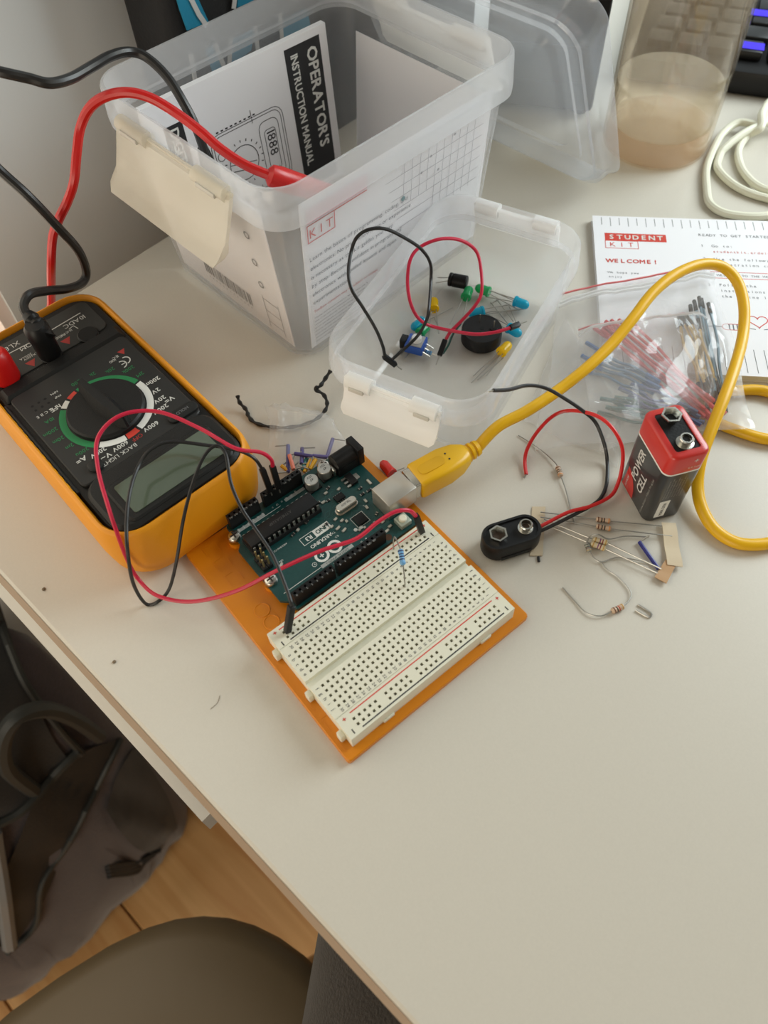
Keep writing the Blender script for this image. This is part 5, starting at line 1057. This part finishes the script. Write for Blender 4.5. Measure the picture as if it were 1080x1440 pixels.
r_.strip([(x0, y0 - 6.4, BT), (x0 + 18, y0 - 6.4, BT), (x0 + 18, y0, BT), (x0, y0, BT), (x0, y0 - 6.4, BT)], 0.35); text(r_, 'KIT', bf(x0 + 9, y0 - 5.0), 5.2, 'c', mono=0.95)
r_.build('title_block', RED_PRINT, bk, smooth=0); r_ = MB(); xw, yw = bl_(853, 369); text(r_, 'WELCOME!', bf(xw, yw), 4.4, mono=0.8, bold=True)
xt, yt = bl_(855, 384); text(k3 := MB(), 'We hope you', bf(xt, yt), 2.3, mono=.66); text(k3, 'enjoy', bf(xt, yt - 3.4), 2.3, mono=.66)
xr, yr = bl_(982, 332); text(k_, 'READY TO GET STARTED?', bf(xr, yr), 2.9, mono=.68)
xr, yr = bl_(985, 347); text(k_, '1  Go to:', bf(xr, yr), 2.9, mono=.68); text(r_, 'studentkit.arduino.cc', bf(xr + 6, yr - 4.6), 2.7, mono=.68)
text(k_, '2  Use the following', bf(xr, yr - 11), 2.9, mono=.68); text(k_, '   registration code', bf(xr, yr - 15.4), 2.9, mono=.68)
r_.strip([(xr + 3, yr - 25.5, BT), (xr + 48, yr - 25.5, BT), (xr + 48, yr - 20.5, BT), (xr + 3, yr - 20.5, BT), (xr + 3, yr - 25.5, BT)], 0.35); text(k_, 'WELCOME TO THE WORLD', bf(xr + 6, yr - 24), 2.3, mono=.7)
text(k_, '3  Follow the', bf(xr, yr - 32), 2.9, mono=.68); text(k_, '   instructions to access', bf(xr, yr - 36.4), 2.9, mono=.68); text(k_, '   the online lessons', bf(xr, yr - 40.8), 2.9, mono=.68)
for k in range(30): g_.strip([(5 + k * 5.0, -1.5, BT), (5 + k * 5.0, -8 - (k % 2), BT)], 0.3)
g2 = MB()
for k in range(30): g2.strip([(5 + k * 5.0, -BH + 2, BT), (5 + k * 5.0, -BH + 18, BT)], 0.3)
g2.build('tick_marks', GREY_PRINT, bk, smooth=0)
k_.build('instruction_text', mat('text_grey', (70, 70, 75), 0.7), bk, smooth=0); k_ = MB(); k3.build('greeting_text', mat('text_grey', (70, 70, 75), 0.7), bk, smooth=0)
xh, yh = bl_(1066, 452)
r_.strip([(xh + 5 * (math.sin(a) ** 3), yh + 0.3 * (13 * math.cos(a) - 5 * math.cos(2 * a) - 2 * math.cos(3 * a) - math.cos(4 * a)), BT) for a in [2 * PI * i / 26 for i in range(27)]], 0.5)
for s_ in (-1, 1):
    q = rrect(11, 4.2, 2, 5); r_.strip([(xh + s_ * 13 + p.x, yh - 5 + p.y, BT) for p in q] + [(xh + s_ * 13 + q[0].x, yh - 5 + q[0].y, BT)], 0.35)
    k_.strip([(xh + s_ * 7.5, yh - 5, BT), (xh + s_ * 2, yh - 6, BT)], 0.4); k_.strip([(xh + s_ * 18.5, yh - 5, BT), (xh + s_ * 26, yh - 5, BT)], 0.4)
    for b_ in (-2, 0, 2): k_.strip([(xh + s_ * 13 + b_, yh - 7, BT), (xh + s_ * 13 + b_, yh - 3, BT)], 0.6)
r_.build('red_print', RED_PRINT, bk, smooth=0); w_.build('white_lettering', WHITE_PRINT, bk, smooth=0); g_.build('tick_marks', GREY_PRINT, bk, smooth=0); k_.build('resistor_drawing', mat('text_grey', (70, 70, 75), 0.7), bk, smooth=0)

# ================================================================== zip bags
FILM = clear('bag_film', (244, 244, 244), 0.80, 0.12, 0.3, ripple=0.35, rscale=60)
FILM2 = clear('bag_film_thin', (244, 244, 244), 0.84, 0.12, 0.22, ripple=0.3, rscale=70)
from mathutils import noise as mnoise
def bag(name, label, corners, film, hmax, lift, nu=34, nv=34, seed=0.0, bulge=None, low=0.4):
    c = [P(x, y, lift) for x, y in corners]; base = sum(c, V()) / 4; base.z = 0
    o = thing(name, label, 'bag', base)
    def xy(u, v):
        wob = min(1, 2.5 * v + .05) * V((mnoise.noise(V((u * 2.5 + seed, v * 2.5, 0))), mnoise.noise(V((u * 2.5, v * 2.5 + seed + 7, 3))), 0)) * 5
        return (c[0] * (1 - u) + c[1] * u) * (1 - v) + (c[3] * (1 - u) + c[2] * u) * v + wob
    def topf(u, v):
        q = xy(u, v); e = min(1, 10 * min(u, 1 - u)) * min(1, 10 * min(v, 1 - v))
        n = mnoise.fractal(V((u * 5 + seed, v * 5 - seed, seed)), 0.8, 2.0, 4)
        w = abs(mnoise.noise(V((u * 9 + v * 4 + seed, v * 3, 1.5))))
        b = bulge(u, v) if bulge else 1.0
        q.z = lift + 0.8 + e * (hmax * b * (0.8 + 0.22 * n) + 2.2 * w) + 0.6 * abs(n); return q
    def botf(u, v): q = xy(u, v); q.z = lift + low; return q
    MB().grid(topf, nu, nv).build('top_film', film, o, smooth=180, origin=base, fix=False)
    MB().grid(botf, 8, 8).build('bottom_film', film, o, smooth=180, origin=base, fix=False)
    return o, topf, base
ob, obt, obb = bag('zip_bag', 'large clear zip bag with red stripe lying over the booklet corner', [(790, 412), (998, 372), (1064, 604), (752, 640)], FILM, 13, 5.5, seed=1.3, bulge=lambda u, v: 0.25 + 0.85 * min(1, max(0, (v - .12) * 4)))
mk = lambda f, v0, w_: [f(i / 24, v0) + V((0, 0, w_)) for i in range(25)]
MB().tube(mk(obt, 0.02, 0.5), 0.5, 6).build('red_stripe', mat('zip_red', (215, 110, 110), 0.5), ob, origin=obb)
MB().tube(mk(obt, 0.085, 0.6), 0.9, 6).tube(mk(obt, 0.11, 0.6), 0.9, 6).build('zip_track', clear('zip_track', (245, 245, 245), 0.35, 0.15, 0.4), ob, origin=obb)
def wire_bundle(n, a, b, col, label, group, r=0.75, spread=9, z0=7.5, bend=4, seed=1, cap=None):
    rnd = random.Random(seed); A, Bp = P(*a, z0), P(*b, z0); t_ = (Bp - A).normalized(); s_ = V((-t_.y, t_.x, 0))
    for k in range(n):
        oa = s_ * ((k / max(n - 1, 1) - .5) * spread + rnd.uniform(-1, 1)); obx = s_ * ((k / max(n - 1, 1) - .5) * spread * rnd.uniform(.5, .9) + rnd.uniform(-1.5, 1.5))
        zz = (k % 3) * 1.3
        pts = [A + oa + t_ * rnd.uniform(-4, 4) + V((0, 0, zz)), A * .66 + Bp * .34 + oa * .8 + s_ * rnd.uniform(-bend, bend) * .5 + V((0, 0, zz)), A * .33 + Bp * .67 + obx * .9 + s_ * rnd.uniform(-bend, bend) * .5 + V((0, 0, zz)), Bp + obx + t_ * rnd.uniform(-4, 4) + V((0, 0, zz))]
        og = V((pts[0].x, pts[0].y, 0)); o = thing('jumper_wire', label, 'wire', og, group=group)
        MB().tube(spline(pts, 5), r, 6).build('insulation', col, o, origin=og)
        for e0_, e1_ in ((pts[0], pts[1]), (pts[-1], pts[-2])):
            d_ = (e0_ - e1_).normalized(); MB().tube([e0_ - d_ * 0.5, e0_ + d_ * 7], 1.1, 6).build('connector', cap or BLACK_PLASTIC, o, origin=og)
cw = lambda n, c: mat('wire_' + n, c, 0.4)
wire_bundle(9, (870, 470), (985, 572), cw('red', (206, 60, 62)), 'red jumper wire bundled inside the clear zip bag', 'red jumper wires in the zip bag', spread=15, seed=2, cap=cw('red', (206, 60, 62)))
wire_bundle(6, (838, 512), (905, 540), cw('slate', (90, 120, 150)), 'slate blue jumper wire at the left of the zip bag', 'slate jumper wires in the zip bag', spread=12, seed=3, cap=cw('blue', (40, 90, 150)))
wire_bundle(6, (872, 575), (945, 592), cw('green', (52, 92, 88)), 'dark green jumper wire at the bottom of the zip bag', 'green jumper wires in the zip bag', spread=10, seed=4, z0=7.5, cap=cw('green', (52, 92, 88)))
wire_bundle(6, (895, 560), (960, 585), cw('purple', (92, 92, 140)), 'purple blue jumper wire near the battery in the zip bag', 'purple jumper wires in the zip bag', spread=10, seed=5, z0=8.5, cap=cw('navy', (70, 80, 120)))
wire_bundle(6, (968, 462), (992, 540), cw('ochre', (205, 172, 95)), 'ochre jumper wire on the right side of the zip bag', 'ochre jumper wires in the zip bag', spread=8, seed=6)
wire_bundle(5, (986, 440), (1008, 560), cw('teal', (96, 130, 150)), 'grey blue jumper wire along the right edge of the zip bag', 'grey blue jumper wires in the zip bag', spread=9, seed=8)
ib, ibt, ibb = bag('zip_bag', 'smaller clear zip bag of wires inside the large one', [(812, 462), (988, 440), (1020, 588), (838, 632)], FILM2, 8, 6.2, 26, 26, seed=4.1, low=0.2)
MB().tube([ibt(i / 24 * .85, 0.03) + V((0, 0, .5)) for i in range(25)], 0.45, 6).build('red_stripe', mat('zip_red', (215, 110, 110), 0.5), ib, origin=ibb)
MB().tube([ibt(i / 24, 0.09) + V((0, 0, .6)) for i in range(25)], 0.8, 6).build('zip_track', MATS['zip_track'], ib, origin=ibb)
pb_, pbt, pbb = bag('zip_bag', 'empty clear bag spread flat beside the battery clip leads', [(795, 448), (862, 560), (872, 660), (735, 590)], FILM2, 3, 0.3, 24, 24, seed=9.2, low=0.1)
# small bag by the meter with wire bits
sbg, sbt, sbb = bag('zip_bag', 'small crumpled clear bag behind the circuit board', [(372, 572), (470, 590), (492, 645), (388, 668)], FILM, 11, 3.4, 24, 24, seed=6.6, low=0.1, bulge=lambda u, v: math.sin(PI * min(1, v + .15)))
bits = [((405, 626), (405, 664), (80, 84, 150)), ((425, 630), (424, 652), (80, 70, 130)), ((414, 638), (440, 642), (70, 60, 120)), ((468, 617), (460, 642), (95, 90, 150)), ((440, 641), (461, 643), (95, 85, 140)), ((407, 640), (413, 660), (225, 130, 110)), ((433, 640), (425, 662), (60, 130, 130)), ((440, 643), (428, 664), (225, 170, 30)), ((444, 646), (436, 660), (215, 160, 20)), ((396, 655), (405, 662), (225, 170, 30))]
bn = ('lilac blue', 'violet', 'dark violet', 'pale lilac', 'grey violet', 'salmon', 'teal', 'yellow', 'amber', 'golden')
for k, (a_, b_, c_) in enumerate(bits):
    A, Bp = P(*a_, 5 + k % 3), P(*b_, 5 + k % 3); d_ = (Bp - A).normalized(); og = V((A.x, A.y, 0)); o = thing('jumper_pin', bn[k] + ' jumper pin in the small crumpled bag', 'jumper', og)
    MB().tube([A, Bp], 0.95, 8).build('insulation', mat('bit_%d' % k, c_, 0.4), o, origin=og)
    s_ = V((-d_.y, d_.x, 0)) * (1 if k % 2 else -1)
    MB().tube([A + s_ * 6, A + s_ * .6, A], 0.35, 6).tube([Bp + s_ * 6, Bp + s_ * .6, Bp], 0.35, 6).build('pin', TIN, o, origin=og)
tw_ = [P(334, 556, 6), P(337, 566, 4), P(346, 576, 2), P(350, 586, 1), P(360, 595, 1), P(385, 601, 1.5), P(415, 600, 2), P(440, 592, 2), P(455, 580, 2), P(460, 568, 3), P(455, 555, 5), P(443, 547, 7), P(450, 543, 8), P(457, 533, 9), P(465, 521, 12)]
o = MB().tube(spline(tw_, 6), [0.9 + .25 * math.sin(i * 1.3) for i in range(6 * 14 + 1)], 6).build('twist_tie', BLKW, origin=P(400, 590, 0)); tag(o, 'bent black twist tie beside the multimeter', 'twist tie')
q = P(545, 659, 3); og = (q.x, q.y, 0); o = thing('led', 'red led on the desk behind the usb port', 'led', og); q2 = P(552, 667, 3); t_ = (q2 - q).normalized()
MB().tube([q + t_ * u for u in (-5, -4.6, -3, 1.5, 3.2, 3.6)], [.1, 1.4, 2.4, 2.4, 2.7, 2.7], 14).build('lens', mat('led_red', (205, 40, 30), 0.25), o, origin=og, smooth=50)
for k, e in enumerate(((568, 658), (572, 664))): MB().tube([q + t_ * 3, P(*e, 1.2)], 0.3, 6).build('lead', TIN, o, origin=og)
# crumbs and a hair on the desk
for k, (x, y, r) in enumerate(((62, 829, .9), (161, 931, .8), (33, 1000, 0))):
    if r: o = MB().lathe([(r * .5, 0), (r, r * .4), (r * .6, r * .9), (.1, r)], 7, P(x, y, 0)).build('crumb', mat('crumb', (120, 105, 85), 0.9), origin=P(x, y, 0)); tag(o, ('dark crumb on the desk near the left edge below the meter', 'dark crumb on the desk left of the orange plate')[k], 'crumb')
o = MB().tube(spline([P(309, 978, .2), P(306, 988, .2), P(296, 997, .2)], 5), 0.09, 5).build('hair', mat('hair_brown', (120, 100, 80), 0.6), origin=P(303, 988, 0)); tag(o, 'tiny curved hair lying on the desk', 'hair')
